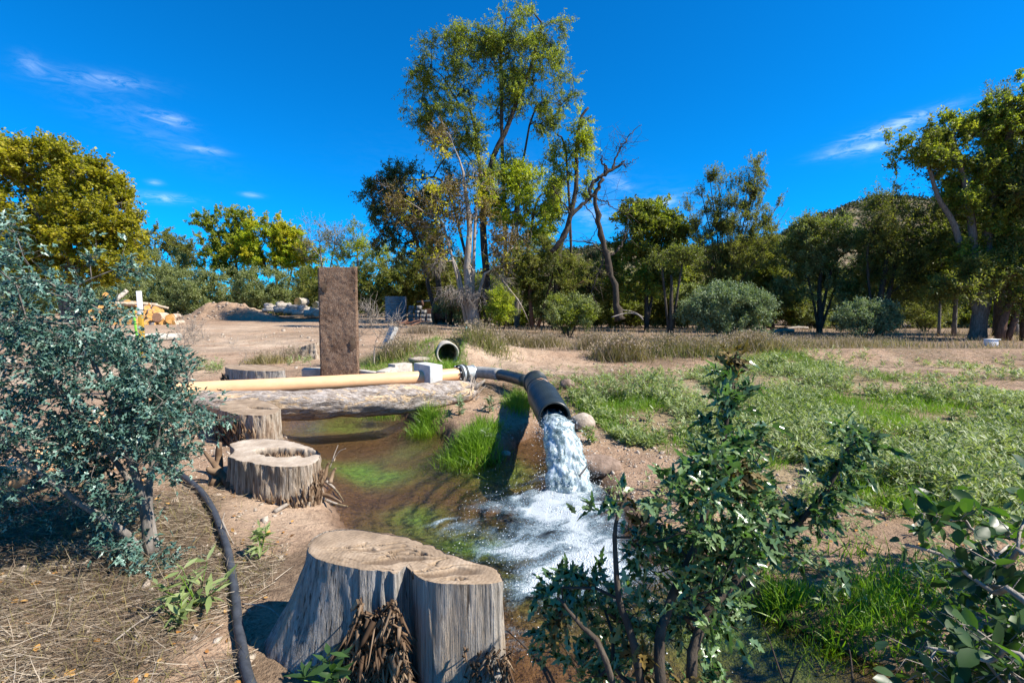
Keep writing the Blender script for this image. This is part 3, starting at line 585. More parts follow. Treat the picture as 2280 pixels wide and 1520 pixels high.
g=Geo(); g.tube(gp[:15],.118,24); g.build('grey_section',M['pgrey'],tP,True)
g=Geo(); g.tube(gp[13:],.108,24); g.build('black_section',M['blackp'],tP,True)
# black corrugated outlet
m0=AT(1192,852,7.75); m1=AT(1235,930,5.2); od=unit(m1-m0); tO=thing('outlet_pipe','black ribbed plastic outlet pipe pouring water into the pool','pipe',foot(m1))
ts=np.linspace(0,1,260); rr=np.interp(ts,[0,.02,.30,.42,.5,1],[.15,.178,.182,.20,.212,.186]); rr=rr*.96+.0045*np.sin(ts*math.pi*2*44)*(ts>.36)
cx_=m0+(m1-m0)*ts[:,None]; cx_[:,2]+=.03*np.sin(ts*math.pi)
g=Geo(); Lp=np.linalg.norm(m1-m0); cx_=m0+od*Lp*ts[:,None]; g.lathe(m0,od,[(0,.01)]+list(zip(ts*Lp,rr))+[(Lp,rr[-1]-.022),(Lp*.3,.16)],44); pb=g.build('pipe_body',M['blackp'],tO,True)
for k_,r_ in ((0,.20),(70,.188)): g=Geo(); ringseg(g,cx_[k_],od,r_,.055,30); g.build('collar',M['blackp'],pb,False)
g=Geo()
for (u,a,s) in [(.30,1.35,.035),(.36,1.15,.03),(.38,1.6,.022),(.42,1.2,.02),(.33,1.75,.018),(.45,1.45,.014)]:
    k=int(u*259); s0,_,n0=[q[0] for q in frames(od[None],np.array([[0,0,1.0]]))]; cc=cx_[k]+(rr[k]+.002)*(math.cos(a)*np.array([1,0,0])+math.sin(a)*np.array([0,0,1.])); nn=unit(cc-cx_[k]); t1=unit(np.cross(nn,od)); an=np.linspace(0,2*math.pi,12,endpoint=False); rr2=s*(1+.35*R.normal(size=12))
    vv=cc+rr2[:,None]*(np.cos(an)[:,None]*t1+1.2*np.sin(an)[:,None]*od)+nn*.002; g.add(np.vstack([vv,cc+nn*.006]),np.stack([np.arange(12),(np.arange(12)+1)%12,np.full(12,12)],1))
g.build('mud_splash',M['mudspot'],pb)
# falling water
ns,nu=70,56; s=np.linspace(0,1,ns); 
st=m1-od*.35; p0=m1+np.array([0,0,-.055])
path=np.array([st+np.array([0,0,-.055])+(p0-st-np.array([0,0,-.055]))*min(1,q/.28) if q<.28 else p0+np.array([(IMP[0]-p0[0])*((q-.28)/.72),(IMP[1]-p0[1]-.02)*((q-.28)/.72)**.75,-(p0[2]-WZ+.05)*((q-.28)/.72)**1.6]) for q in s])
wr=np.interp(s,[0,.28,.4,.7,1],[.152,.156,.172,.195,.25]); th=np.interp(s,[0,.28,.45,.8,1],[.09,.10,.11,.12,.15])
T=unit(np.gradient(path,axis=0)); U=np.tile([1.0,0,0],(ns,1)); W=unit(np.cross(U,T)); a=np.arange(nu)*2*math.pi/nu; V=[]
for k in range(ns):
    P=path[k]+wr[k]*np.cos(a)[:,None]*U[k]+th[k]*np.sin(a)[:,None]*W[k]; D_=unit(P-path[k]); am=np.interp(s[k],[0,.3,.5,1],[.012,.03,.05,.075])
    V.append(P+D_*(am*fb3(P,(11,11,5),81,4)+am*.5*fb3(P,(34,34,16),82,2))[:,None])
g=Geo(); V=np.vstack(V); i=np.arange(ns-1)[:,None]*nu; j=np.arange(nu)[None,:]; j2=(j+1)%nu; g.add(V,np.stack([i+j,i+j2,i+nu+j2,i+nu+j],-1).reshape(-1,4))
tag(g.build('water_jet',M['jet'],smooth=True),'white aerated water falling from the black outlet pipe','water',kind='structure')
octv=np.array([(1,0,0),(-1,0,0),(0,1,0),(0,-1,0),(0,0,1),(0,0,-1)],float); octf=np.array([(0,2,4),(2,1,4),(1,3,4),(3,0,4),(2,0,5),(1,2,5),(3,1,5),(0,3,5)])
k=R.integers(14,ns,3200); P=path[k]+np.stack([wr[k]*R.normal(0,.68,3200),th[k]*R.normal(0,.8,3200),R.normal(0,.05,3200)],1)
P2=np.stack([IMP[0]+R.normal(0,.28,900),IMP[1]+R.normal(0,.22,900),WZ+np.abs(R.normal(0,.07,900))],1); P=np.vstack([P,P2]); P=P[P[:,2]>WZ]; r=(.0022*np.exp(R.normal(0,.5,len(P))))[:,None]
g=Geo(); o3=np.ones((len(P),1)); g.inst(octv,octf,P,r*[1,0,0],r*[0,1,0],r*[0,0,1]); tag(g.build('spray',M['drop'],smooth=True),'fine white spray around the falling water','water spray',kind='stuff')
# glinting bubbles on the pool
bp=[]; 
bx=R.uniform(-.6,2.2,40000); by=R.uniform(2,6.2,40000); f=foamf(bx,by); k=(f*.6+.02>R.random(40000))&inside(POOL,bx,by); bp=np.stack([bx,by,WZ+.004+.02*R.random(40000)*(f>.5)],1)[k][:2600]
r=(.0026*np.exp(R.normal(0,.4,len(bp))))[:,None]; g=Geo(); g.inst(octv,octf,bp,r*[1,0,0],r*[0,1,0],r*[0,0,.7]); tag(g.build('bubbles',M['drop'],smooth=True),'tiny bubbles floating on the pool','bubbles',kind='stuff')
# concrete thrust block the pipe goes through
yaw=math.atan2(pd[1],pd[0]); cs,sn=math.cos(yaw),math.sin(yaw); Mz=np.array([[cs,-sn,0],[sn,cs,0],[0,0,1]])
def near(px,arr,lo): # pipe point whose projection has this pixel x
    u=CX+F*arr[:,0]/(arr[:,1]*CP+(CAMH-arr[:,2])*SP); k=np.argmin(np.abs(u-px)+(np.arange(len(arr))<lo)*1e4); return arr[k]
cb=near(958,pc,60); bz=float(hgt(cb[0],cb[1])); tK=thing('concrete_block','square concrete block with the yellow pipe passing through it','concrete block',[cb[0],cb[1],bz])
zt=AT(960,811,9.0)[2]; g=Geo(); g.box([cb[0],cb[1],(zt+bz-.1)/2],(.27,.62,zt-bz+.1),Mz,.018); g.build('block',M['conc'],tK)
g=Geo(); 
# upright board
bb=AT(757,838,10.1); bt=AT(757,595,10.1); hgtb=bt[2]-bb[2]; wdt=86/F*10.15
tW=thing('wooden_board','tall rough brown wooden board standing upright behind the yellow pipe','board',[bb[0],10.1,bb[2]-.05])
g=Geo(); ysc=.0; by=math.radians(-3); Mb=np.array([[math.cos(by),-math.sin(by),0],[math.sin(by),math.cos(by),0],[0,0,1]])
nr=140; zz=np.linspace(-hgtb/2-.05,hgtb/2+.05,nr); per=[(-1,-1)]*1; xs=np.linspace(-.5,.5,24); loop=[(x_,-.5) for x_ in xs]+[(x_,.5) for x_ in xs[::-1]]; loop=np.array(loop); m_=len(loop); VV=[]
for k,z_ in enumerate(zz):
    e=np.abs(loop[:,0])>.49; X_=loop[:,0]*wdt+e*np.sign(loop[:,0])*(.006*vn2(np.full(m_,z_*9.),loop[:,0]*3,5)+.004*vn2(np.full(m_,z_*40.),loop[:,0]*3,6)); Y_=loop[:,1]*.07+.006*vn2(X_*22,np.full(m_,z_*9.),7)+.004*vn2(X_*50,np.full(m_,z_*26.),8); zt_=z_+(.010*vn2(X_*14,X_*0,9) if k>nr-3 else 0)
    VV.append(np.stack([X_,Y_,np.zeros(m_)+zt_],1)@Mb.T+np.array([bb[0],10.1,(bb[2]+bt[2])/2-.05]))
VV=np.vstack(VV); i=np.arange(nr-1)[:,None]*m_; j=np.arange(m_)[None,:]; j2=(j+1)%m_; tp_=(nr-1)*m_; q_=np.arange(23); g.add(VV,np.stack([i+j,i+j2,i+m_+j2,i+m_+j],-1).reshape(-1,4),np.stack([tp_+q_,tp_+q_+1,tp_+46-q_,tp_+47-q_],1)); g.build('board_face',M['board'],tW)
g=Geo()
for (px,py,r,h_) in [(722,640,.05,.09),(724,641,.03,.05),(786,768,.06,.14),(722,826,.012,.012),(770,827,.012,.012)]:
    c=AT(px,py,10.046); an=np.linspace(0,2*math.pi,14,endpoint=False); rr_=1+.2*R.normal(size=14); vv=np.stack([c[0]+r*np.cos(an)*rr_,np.full(14,10.052+ (c[0]-bb[0])*math.tan(by)),c[2]+h_*np.sin(an)*rr_],1); g.add(np.vstack([vv,[c[0],10.046+(c[0]-bb[0])*math.tan(by),c[2]]]),np.stack([np.arange(14),(np.arange(14)+1)%14,np.full(14,14)],1))
g.build('knot',M['rot'],tW)
# concrete headgate walls
hb_=AT(757,838,10.35); tH=thing('concrete_headgate','low pale concrete headgate walls either side of the brown board','headgate',[hb_[0],10.4,.15])
def wallbox(p,q,ztop,zbot,thick,mat,nm):
    d=np.array([q[0]-p[0],q[1]-p[1]]); l=np.linalg.norm(d); a=math.atan2(d[1],d[0]); Mx=np.array([[math.cos(a),-math.sin(a),0],[math.sin(a),math.cos(a),0],[0,0,1]]); g=Geo()
    g.box([(p[0]+q[0])/2,(p[1]+q[1])/2,(ztop+zbot)/2],(l,thick,ztop-zbot),Mx,.012); return g.build(nm,mat,tH)
wallbox(AT(674,826,10.35),AT(722,826,10.45),AT(674,820,10.35)[2],.1,.28,M['concw'],'left_wall')
wallbox(AT(800,826,10.25),AT(851,826,9.75),AT(820,822,10.3)[2],.1,.16,M['concw'],'right_wall')
wallbox(AT(848,826,9.72),AT(880,820,10.5),AT(850,818,10.3)[2],.1,.2,M['concw'],'wing_wall')
wallbox(AT(872,820,10.45),AT(910,816,10.75),AT(890,810,10.5)[2],.1,.3,M['concw'],'wing_wall')
# culvert ring
c0=CULV+np.array([0,-.25,0]); tc_=thing('culvert_pipe','short round concrete culvert mouth set in the dirt mound','culvert',[c0[0],c0[1],.3]); dq=unit(np.array([-.22,1,0.])); 
g=Geo(); r0=.245; g.lathe(c0,dq,[(.9,r0+.045),(.02,r0+.045),(0,r0+.036),(0,r0+.01),(.02,r0),(.9,r0),(.9,r0+.045)],44)
for v in g.v: v[:,2]+=.30+r0-c0[2]
g.build('ring',M['concw'],tc_,True)
# hose
hp=[(352,1046,.05),(385,1058,.05),(420,1078,.04),(452,1108,.03),(475,1145,.03),(494,1195,.03),(507,1235,.03),(516,1285,.03),(525,1345,.03),(530,1400,.03),(540,1460,.03),(551,1515,.03),(580,1600,.03)]
hpts=[]
for a,b,dz in hp: q=ON(a,b); q[2]+=dz; hpts.append(q)
hc=catmull(hpts,110,False); hc[:,2]=np.maximum(hc[:,2],hgt(hc[:,0],hc[:,1])+.022); g=Geo(); g.tube(hc,.0235,14)
tag(g.build('garden_hose',M['hose'],smooth=True,base=hpts[6]),'black plastic hose curving along the bank left of the grey stump','hose')
# ---------------------------------------------------------------- rocks
ico=None
def rockgeo(g,c,r,sq=(1,1,.75),seed=0,sub=3):
    import bmesh; bm=bmesh.new(); bmesh.ops.create_icosphere(bm,subdivisions=sub,radius=1.0); v=np.array([q.co[:] for q in bm.verts]); f=np.array([[w.index for w in q.verts] for q in bm.faces]); bm.free()
    n=1+.28*fb3(v,(1.6,1.6,1.6),seed,3)+.06*fb3(v,(6,6,6),seed+1,3); v=v*n[:,None]*np.array(sq)*r+np.asarray(c); g.add(v,f)
def rock(px,py,r,mat,label,sq=(1,1,.75),seed=0,cat='rock',sink=.3):
    b=ON(px,py); g=Geo(); rockgeo(g,b+np.array([0,0,r*sq[2]*(1-sink)]),r,sq,seed); return tag(g.build('rock',mat,smooth=True,base=b),label,cat)
rock(1297,956,.16,M['rock'],'pale rounded rock beside the mouth of the outlet pipe',(1.1,1,.8),3)
rock(1263,866,.15,M['rockd'],'brown rounded stone in the grass right of the outlet pipe',(1,1,.75),8)
rock(935,806,.22,M['rock'],'flat pale stone lying in the grass before the culvert',(1.4,.7,.35),12)
rock(1330,1055,.20,M['rockd'],'brown earth-covered boulder on the bank beside the falling water',(1.4,.9,.7),17,sink=.5)
rock(5,815,.25,M['rock'],'pale stone at the left edge of the photograph behind the bush',(1.3,1,.6),19)
rock(1125,1018,.07,M['rock'],'small pale stone at the waterline left of the falling water',(1,1,.7),22)
rock(1098,768,.10,M['rock'],'small pale stone on the dirt mound right of the culvert',(1,1,.7),25)
# ---------------------------------------------------------------- yard things in the distance
def up_plank(name,label,cat,px,ptop,pbot,dist,w,th,mat,parts=None,yaw=0,lean=0,lean2=0):
    b=AT(px,pbot,dist); b=np.array([b[0],b[1],b[2]]); h=AT(px,ptop,dist)[2]-b[2]; t=thing(name,label,cat,b)
    c,s=math.cos(yaw),math.sin(yaw); Mx=np.array([[c,-s,0],[s,c,0],[0,0,1]])@np.array([[math.cos(lean),0,math.sin(lean)],[0,1,0],[-math.sin(lean),0,math.cos(lean)]])@np.array([[1,0,0],[0,math.cos(lean2),-math.sin(lean2)],[0,math.sin(lean2),math.cos(lean2)]])
    for (u0,u1,m_,nm) in parts or [(0,1,mat,'plank')]:
        g=Geo(); hh=(u1-u0)*h; off=Mx@np.array([0,0,(u0+u1)/2*h]); g.box(b+off,(w,th,hh),Mx,.006); g.build(nm,m_,t)
    return t
up_plank('survey_stake','square stake with a white top and yellow lower half among the bush leaves','stake',320,648,800,8.2,.068,.05,None,[(0,.66,M['yel'],'yellow_half'),(.66,1,M['white'],'white_top')],.25,-.02)
up_plank('survey_stake','lime green stake leaning beside the white topped stake','stake',312,690,800,8.35,.035,.02,M['grn'],None,.2,-.08)
up_plank('survey_stake','teal painted stake with a white foot beside the tall grass','stake',1042,727,757,13.4,.07,.02,None,[(0,.25,M['white'],'white_foot'),(.25,1,M['teal'],'teal_blade')],.3,-.1)
q=ON(852,775); t=thing('leaning_slab','pale grey slab leaning over behind the dry bush right of the board','slab',q); g=Geo(); Mx=np.array([[math.cos(.6),-math.sin(.6),0],[math.sin(.6),math.cos(.6),0],[0,0,1]])@np.array([[math.cos(.45),0,math.sin(.45)],[0,1,0],[-math.sin(.45),0,math.cos(.45)]]); g.box(q+np.array([.25,0,.36]),(.16,.5,.9),Mx,.01); g.build('slab',M['plank'],t)
q=ON(2206,770); t=thing('white_box','small white box standing on the dirt at the far right','box',q); g=Geo(); g.box(q+np.array([0,0,.12]),(.36,.26,.26),None,.01); g.build('box_body',M['white'],t); g=Geo(); g.box(q+np.array([.04,0,.265]),(.42,.3,.03),None,.006); g.build('lid',M['white'],t)
for k,(px,lb) in enumerate([(289,'leftmost pale pipe end behind the blue-green bush'),(309,'middle pale pipe end behind the blue-green bush'),(345,'pale pipe end right of the yellow stake behind the bush')]):
    q=AT(px,753,9.5); g=Geo(); g.lathe(q,[0,1,0],[(.7,.07),(0,.07),(0,.055),(.7,.055),(.7,.07)],20); tag(g.build('pipe_offcut',M['concw'],smooth=True,base=q),lb,'pipe','pale pipe offcuts behind the bush')
# corrugated tank
D1=24.0; q=ON(882,716); D1=q[1]; top=AT(882,660,D1)[2]; r=.5*47/F*D1; t=thing('metal_tank','corrugated metal tank standing in the shade among yard junk','tank',q); zz=np.linspace(q[2],top,220); g=Geo(); g.tube(np.stack([np.full(220,q[0]),np.full(220,q[1]),zz],1),r+.02*np.sin(np.linspace(0,math.pi*2*15,220)),40,cap=False); g.build('tank_wall',M['galv'],t,True)
g=Geo(); g.tube([[q[0],q[1],top-.1],[q[0],q[1],top-.08]],[r*.98,r*.98],40); g.build('lid',M['gask'],t)
def blk(px,py,dist,w,h,d,label,mat=M['cmu'],yaw=.2):
    q=AT(px,py,dist); t=thing('cinder_block',label,'block',q,'grey cinder blocks stacked beside the tank'); c,s=math.cos(yaw),math.sin(yaw); Mx=np.array([[c,-s,0],[s,c,0],[0,0,1]]); g=Geo()
    for k in (-1,0,1): g.box(q+Mx@np.array([k*w*.44,0,h/2]),(w*.12,d,h),Mx)
    for k in (-1,1): g.box(q+Mx@np.array([0,k*d*.44,h/2]),(w*.98,d*.12,h*.99),Mx)
    g.build('block',mat,t)
dB=D1+.2; u_=F/dB
for r_,row in enumerate([[915,929,943,957],[915,929,943,957],[914,929,944],[916,933]]):
    for c_,px in enumerate(row): blk(px,718-r_*9.5,dB,13/u_,9.3/u_,.3,['grey cinder block in the bottom row beside the tank','grey cinder block in the second row beside the tank','grey cinder block in the third row beside the tank','grey cinder block on top of the stack beside the tank'][r_])
# spool
q=ON(985,722); dS=q[1]; t=thing('cable_spool','brown wooden cable spool lying on its side under the trees','spool',q); rS=.5*44/F*dS; dx=unit(np.array([1,-.25,0])); g=Geo(); c=q+np.array([0,0,rS])
g.lathe(c,dx,[(-.55,.02),(-.55,rS),(-.47,rS),(-.47,.02)],30); g.build('spool_flange',M['spool'],t); g=Geo(); g.lathe(c,dx,[(.47,.02),(.47,rS),(.55,rS),(.55,.02)],30); g.build('spool_flange',M['spool'],t); g=Geo(); g.tube([c-dx*.47,c+dx*.47],[rS*.6,rS*.6],24); g.build('spool_core',M['mach'],t)
for k in range(2): 
    q2=q+np.array([.85+.28*k,.3,0]); g=Geo(); g.box(q2+[0,0,.62],(.12,.5,1.25),np.array([[1,0,.12],[0,1,0],[-.12,0,1]]),.01); tag(g.build('timber',M['spool'],base=q2),['brown upright timber leaning against the spool','second brown timber, further right of the spool'][k],'timber')
# machine / metal trough
q=AT(960,690,dB+1.5); t=thing('old_machine','rusty old machine with a long raised steel chute behind the blocks','machine',foot(q)); g=Geo(); g.box(q+[0,0,-.35],(.9,.8,.9),None,.03); g.tube([q+[-.7,0,.3],q+[-.7,0,.55],q+[-.7,0,.75]],[.13,.13,.08],12); g.build('machine_body',M['mach'],t)
g=Geo(); g.tube([AT(928,672,dB+1.5),AT(975,668,dB+1.5)],[.06,.06],8); g.tube([AT(968,668,dB+1.4),AT(990,655,dB+1.3)],[.16,.13],4); g.build('chute',M['steelb'],t)
q=AT(1019,698,dB+.5); g=Geo(); g.lathe(q,[0,0,1],[(0,.01),(0,.22),(.05,.22),(.06,.14),(.5,.03),(.5,.005)],18); tag(g.build('traffic_cone',M['orangep'],base=q),'small orange cone in the shade beside the spool','cone')
for k in range(9):
    q=ON(890+k*4.6,724+R.uniform(-3,2)); a=R.uniform(-.5,.9); d=unit(np.array([math.cos(a),math.sin(a)*.6,R.uniform(-.15,.45)])); g=Geo(); x=unit(np.cross(d,[0,0,1])); Mx=np.stack([d,x,np.cross(d,x)],1); g.box(q+[0,0,.12+.05*(k%4)],(R.uniform(.6,1.2),.2,.05),Mx,.004); tag(g.build('scrap_plank',M['rustw'],base=q),'reddish scrap plank in the heap at the foot of the metal tank','plank','reddish scrap planks by the tank')
# ---------------------------------------------------------------- firewood
def fire(px,py,rpx,dist,bark,end,label,group,az=None,ln=None,tilt=0):
    c=AT(px,py,dist); r=rpx/F*dist; az=math.atan2(c[0],c[1])+R.normal(0,.3) if az is None else az; d=unit(np.array([math.sin(az),math.cos(az),tilt])); ln=ln or R.uniform(.8,1.3)
    base=c+d*ln/2; base[2]-=r; g=Geo(); k=14; n=18; pts=c+d*np.linspace(0,ln,k)[:,None]; rr=r*(1+.05*R.normal(size=k)); rr[0]=r; g.tube(pts,rr,n)
    v=g.v[0]; v[:n*k]+=(v[:n*k]-np.repeat(pts,n,0))*(.16*fb3(v[:n*k],(3,3,3),int(px),3))[:,None]; o=g.build('firewood_log',bark,smooth=False,base=base); tag(o,label,'log',group)
    g=Geo(); vv=v[:n]-d*.006; g.add(np.vstack([vv,c-d*.006]),np.stack([(np.arange(n)+1)%n,np.arange(n),np.full(n,n)],1)); e=g.build('cut_face',end,None); 
    e.location=tuple(c-base); 
    for w_ in e.data.vertices: w_.co=w_.co-Vector(tuple(c))
    e.parent=o; return o
LG='orange ended logs in the firewood pile behind the bush'; ll='orange ended firewood log stacked in the pile left of the stakes'; lr='orange ended firewood log stacked in the pile right of the stakes'
q=ON(300,722); DF=q[1]
special={0:'topmost round log on the firewood pile, with a small orange end',1:'large pale topped log with a broad orange end below the topmost log'}
for k,(px,py,r,dd) in enumerate([(237,657,6.5,.6),(245,678,9.5,0),(262,686,8.5,-.2),(284,674,7,.3),(303,677,6.5,.2),(296,700,8.5,-.4),(281,702,6,-.5),(270,699,6,-.3),(258,703,7,-.5),(228,698,8,-.2),(222,680,7,.2),(212,712,8,-.6),(232,716,8,-.8),(250,719,8,-.8),(270,719,8,-.8),(291,719,8,-.8),(310,717,8,-.8),(313,698,7,-.2),(318,683,6,.2),(345,686,5,0),(337,694,6,-.3),(331,711,7,-.6),(349,722,6,-.9),(334,723,6,-.9),(365,722,5.5,-.8),(383,711,6,-.7),(368,710,7,-.2),(355,692,6,.3),(330,680,6,.4),(205,695,7,.2),(195,715,8,-.4)]):
    fire(px,py,r,DF+dd,M['firebark'] if R.random()<.75 else M['firepale'],M['orange'],special.get(k,ll if px<318 else lr),None if k in special else LG)
for k in range(22):
    u_=R.random(); px=298+u_*88; py=722-R.random()*(40-26*max(0,u_-.35)); fire(px,py,R.uniform(5.5,9),DF-.5-.6*(py-700)/20+R.uniform(0,.5),M['firebark'],M['orange'],ll if px<318 else lr,LG)
fire(349,706,10,DF-1.0,M['firepale'],M['mudspot'],'big pale log with a reddish brown cut end at the right of the pile',None,az=-.1,ln=.95)
fire(268,676,4,DF-.4,M['firepale'],M['orange'],'long pale branch lying across the top of the firewood pile',None,az=1.1,ln=1.5)
fire(258,668,4.5,DF+.9,M['firegrey'],M['greyend'],'grey forked limb standing up behind the firewood pile',None,az=.3,ln=1.0,tilt=.9)
fire(338,677,3,DF+.6,M['firepale'],M['orange'],'pale peeled pole sloping down behind the white topped stake',None,az=1.25,ln=1.0,tilt=-.3)
DM=ON(640,708)[1]
for k,(px,py,r,az) in enumerate([(663,672,9,.2),(702,679,8,.4),(590,684,5,.9),(603,680,5,-.8),(616,680,6,1.0),(628,677,6,-.7),(640,684,6,.8),(652,686,6,-.6),(665,690,7,.7),(680,685,6,-.9),(692,692,7,.6),(610,690,6,1.1),(632,693,6,.9),(677,697,7,1.0),(704,697,7,-.5),(716,688,7,.3),(650,696,6,1.1),(584,690,4,1.0)]):
    z=hgt(*AT(px,py,DM)[:2]); lb={0:'grey log with a bright round orange end on top of the far wood heap',1:'grey log with a half orange end right in the far wood heap'}.get(k,'grey split log in the far wood heap left of the board')
    fire(px,py,r,DM-(py-675)*.04,M['firegrey'],M['orange'] if k<2 else M['greyend'],lb,None if k<2 else 'grey split logs in the far wood heap',az=az,ln=1.1)
# dirt mound
mc=ON(505,709); DM=mc[1]; mx=np.linspace(-4.4,4.6,90); my=np.linspace(-2.2,2.2,50); MX,MY=np.meshgrid(mx,my); mh=(AT(500,672,DM)[2]-AT(500,712,DM)[2])*np.exp(-((MX+.3)/2.4)**2)*np.exp(-(MY/1.3)**2)+.45*np.exp(-((MX-2.6)/1.6)**2-(MY/1.0)**2); mh=mh*(1+.35*fb2(MX*1.5,MY*1.5,91,4))+.10*fb2(MX*4,MY*4,92,3)*np.minimum(1,mh*2)
wxm=mc[0]+MX; wym=mc[1]+MY; g=Geo(); i=np.arange(49)[:,None]*90; j=np.arange(89)[None,:]; g.add(np.stack([wxm.ravel(),wym.ravel(),(hgt(wxm,wym)+mh-.06).ravel()],1),np.stack([i+j,i+j+1,i+91+j,i+90+j],-1).reshape(-1,4)); g.at=dict(straw=np.full(4500,.25)); MOUND=(mc,mx,my,mh)
tag(g.build('dirt_mound',M['ground'],smooth=True),'low mound of loose dirt and rubble at the end of the dirt yard','mound',kind='structure')
g=Geo()
for k in range(150):
    a,b=R.integers(0,50),R.integers(0,90)
    if mh[a,b]<.12: continue
    rockgeo(g,[wxm[a,b],wym[a,b],float(hgt(wxm[a,b],wym[a,b]))+mh[a,b]-.03],R.uniform(.03,.11),(1.3,1,.7),k,1)
tag(g.build('rubble',M['rock']),'pale rubble scattered over the dirt mound','rubble',kind='stuff')
# ================================================================= TREES AND SHRUBS
LEAF4=np.array([(0,0,0),(.5,.42,.10),(0,1,0),(-.5,.42,.10)]); LEAF4F=np.array([(0,1,2,3)])
TRI3=np.array([(math.cos(a),0,math.sin(a)) for a in (0,2.1,4.2)]+[(.55*math.cos(a),.5,.55*math.sin(a)) for a in (0,2.1,4.2)]+[(0,1,0)]); TRI3Q=np.array([(0,1,4,3),(1,2,5,4),(2,0,3,5)]); TRI3T=np.array([(3,4,6),(4,5,6),(5,3,6)])
def twigs_into(g,P,d,ln,r,bend=.15):
    if not len(P): return
    x,y,n=frames(d); b=R.normal(0,bend,(len(P),2)); T=TRI3; rr=np.broadcast_to(np.asarray(r,float),(len(P),))[:,None]; Ls=np.broadcast_to(np.asarray(ln,float),(len(P),))[:,None]
    v=P[:,None,:]+T[None,:,0,None]*(x*rr)[:,None]+T[None,:,1,None]*(y*Ls)[:,None]+T[None,:,2,None]*(n*rr)[:,None]
    cv=(T[:,1]*(1-T[:,1])*4)[None,:,None]; v=v+cv*Ls[:,None]*(b[:,0,None]*x+b[:,1,None]*n)[:,None]
    k=np.arange(len(P))[:,None,None]*7; g.add(v.reshape(-1,3),(TRI3Q[None]+k).reshape(-1,4),(TRI3T[None]+k).reshape(-1,3))
def grow(trunks,tips,seg,rtip,r0s,g,rtop=.35,curl=.12,upb=.15,rexp=.5,zpen=.7):
    Nn=[];Pa=[];TR=[]
    for t,r0 in zip(trunks,r0s):
        L_=np.linalg.norm(np.diff(t,axis=0),axis=1).sum(); m=max(4,int(L_/seg)); c=catmull(t,m,False); st=len(Nn)
        c[1:-1]+=R.normal(0,.02*L_/m+.01*r0,(m-2,3))
        for k in range(m): Nn.append(c[k]); Pa.append(st+k-1 if k else -1); TR.append(r0*(1-(1-rtop)*k/(m-1)))
    A=np.zeros((len(Nn)+len(tips)*40,3)); A[:len(Nn)]=Nn; n=len(Nn); nt0=n; trz=A[:n]
    o=np.argsort([np.linalg.norm(trz-t,axis=1).min() for t in tips]); ti=[];td=[]; Pa=list(Pa)
    for q in o:
        t=tips[q]; dv=t-A[:n]; d=np.linalg.norm(dv,axis=1); cost=d+zpen*np.maximum(0,A[:n,2]-t[2])+ .25*d*(np.arange(n)<2); b=int(np.argmin(cost)); dist=d[b]
        k=min(38,max(1,int(round(dist/seg)))); p0=A[b]; p1=(p0+t)/2+np.array([0,0,upb*dist])+R.normal(0,curl*dist,3); pr=b
        for u in np.linspace(0,1,k+1)[1:]:
            A[n]=(1-u)**2*p0+2*u*(1-u)*p1+u*u*t+(R.normal(0,.03*seg*2,3) if u<1 else 0); Pa.append(pr); pr=n; n+=1
        ti.append(pr); td.append(unit(t-p1))
    cnt=np.zeros(n); cnt[ti]+=1
    for q in range(n-1,-1,-1):
        if Pa[q]>=0: cnt[Pa[q]]+=cnt[q]
    rad=rtip*np.maximum(cnt,1)**rexp; rad[:nt0]=np.maximum(np.array(TR),np.minimum(rad[:nt0],np.array(TR)))
    for q in range(nt0,n): rad[q]=min(rad[q],rad[Pa[q]]*.85)
    ch=[[] for _ in range(n)]
    for q in range(n):
        if Pa[q]>=0: ch[Pa[q]].append(q)
    st=[q for q in range(n) if Pa[q]<0]; st=[(q,None) for q in st]
    while st:
        q,frm=st.pop(); chain=[frm,q] if frm is not None else [q]
        while ch[q]:
            c=max(ch[q],key=lambda z:(z<nt0,cnt[z])); 
            for z in ch[q]:
                if z!=c: st.append((z,q))
            chain.append(c); q=c
        if len(chain)<2: continue
        r=rad[chain].copy()
        if frm is not None: r[0]=r[1]
        g.tube(A[chain],r,9 if r[0]>4*rtip else 4,cap=True)
    return np.array([A[q] for q in ti]).reshape(-1,3),np.array(td).reshape(-1,3)
def blobtips(blobs,D,dens,zf=.8,clump=.30):
    out=[]
    for b in blobs:
        px,py,rx,ry=b[:4]; dd=b[4] if len(b)>4 else 0; k=b[5] if len(b)>5 else 1.0; m=max(4,int(rx*ry*dens/1000*k)); nc=max(3,m//6)
        cc=unit(R.normal(size=(nc,3)))*(R.random((nc,1))**(1/2.4)); u=cc[R.integers(0,nc,m)]+R.normal(0,clump,(m,3)); u=u/np.maximum(1,np.linalg.norm(u,axis=1,keepdims=True)/R.uniform(.9,1.1,(m,1)))
        for q in u:
            p=AT(px+q[0]*rx,py+q[1]*ry,D+dd); p[1]+=q[2]*zf*.5*(rx+ry)/F*D
            out.append(p)
    return np.array(out)
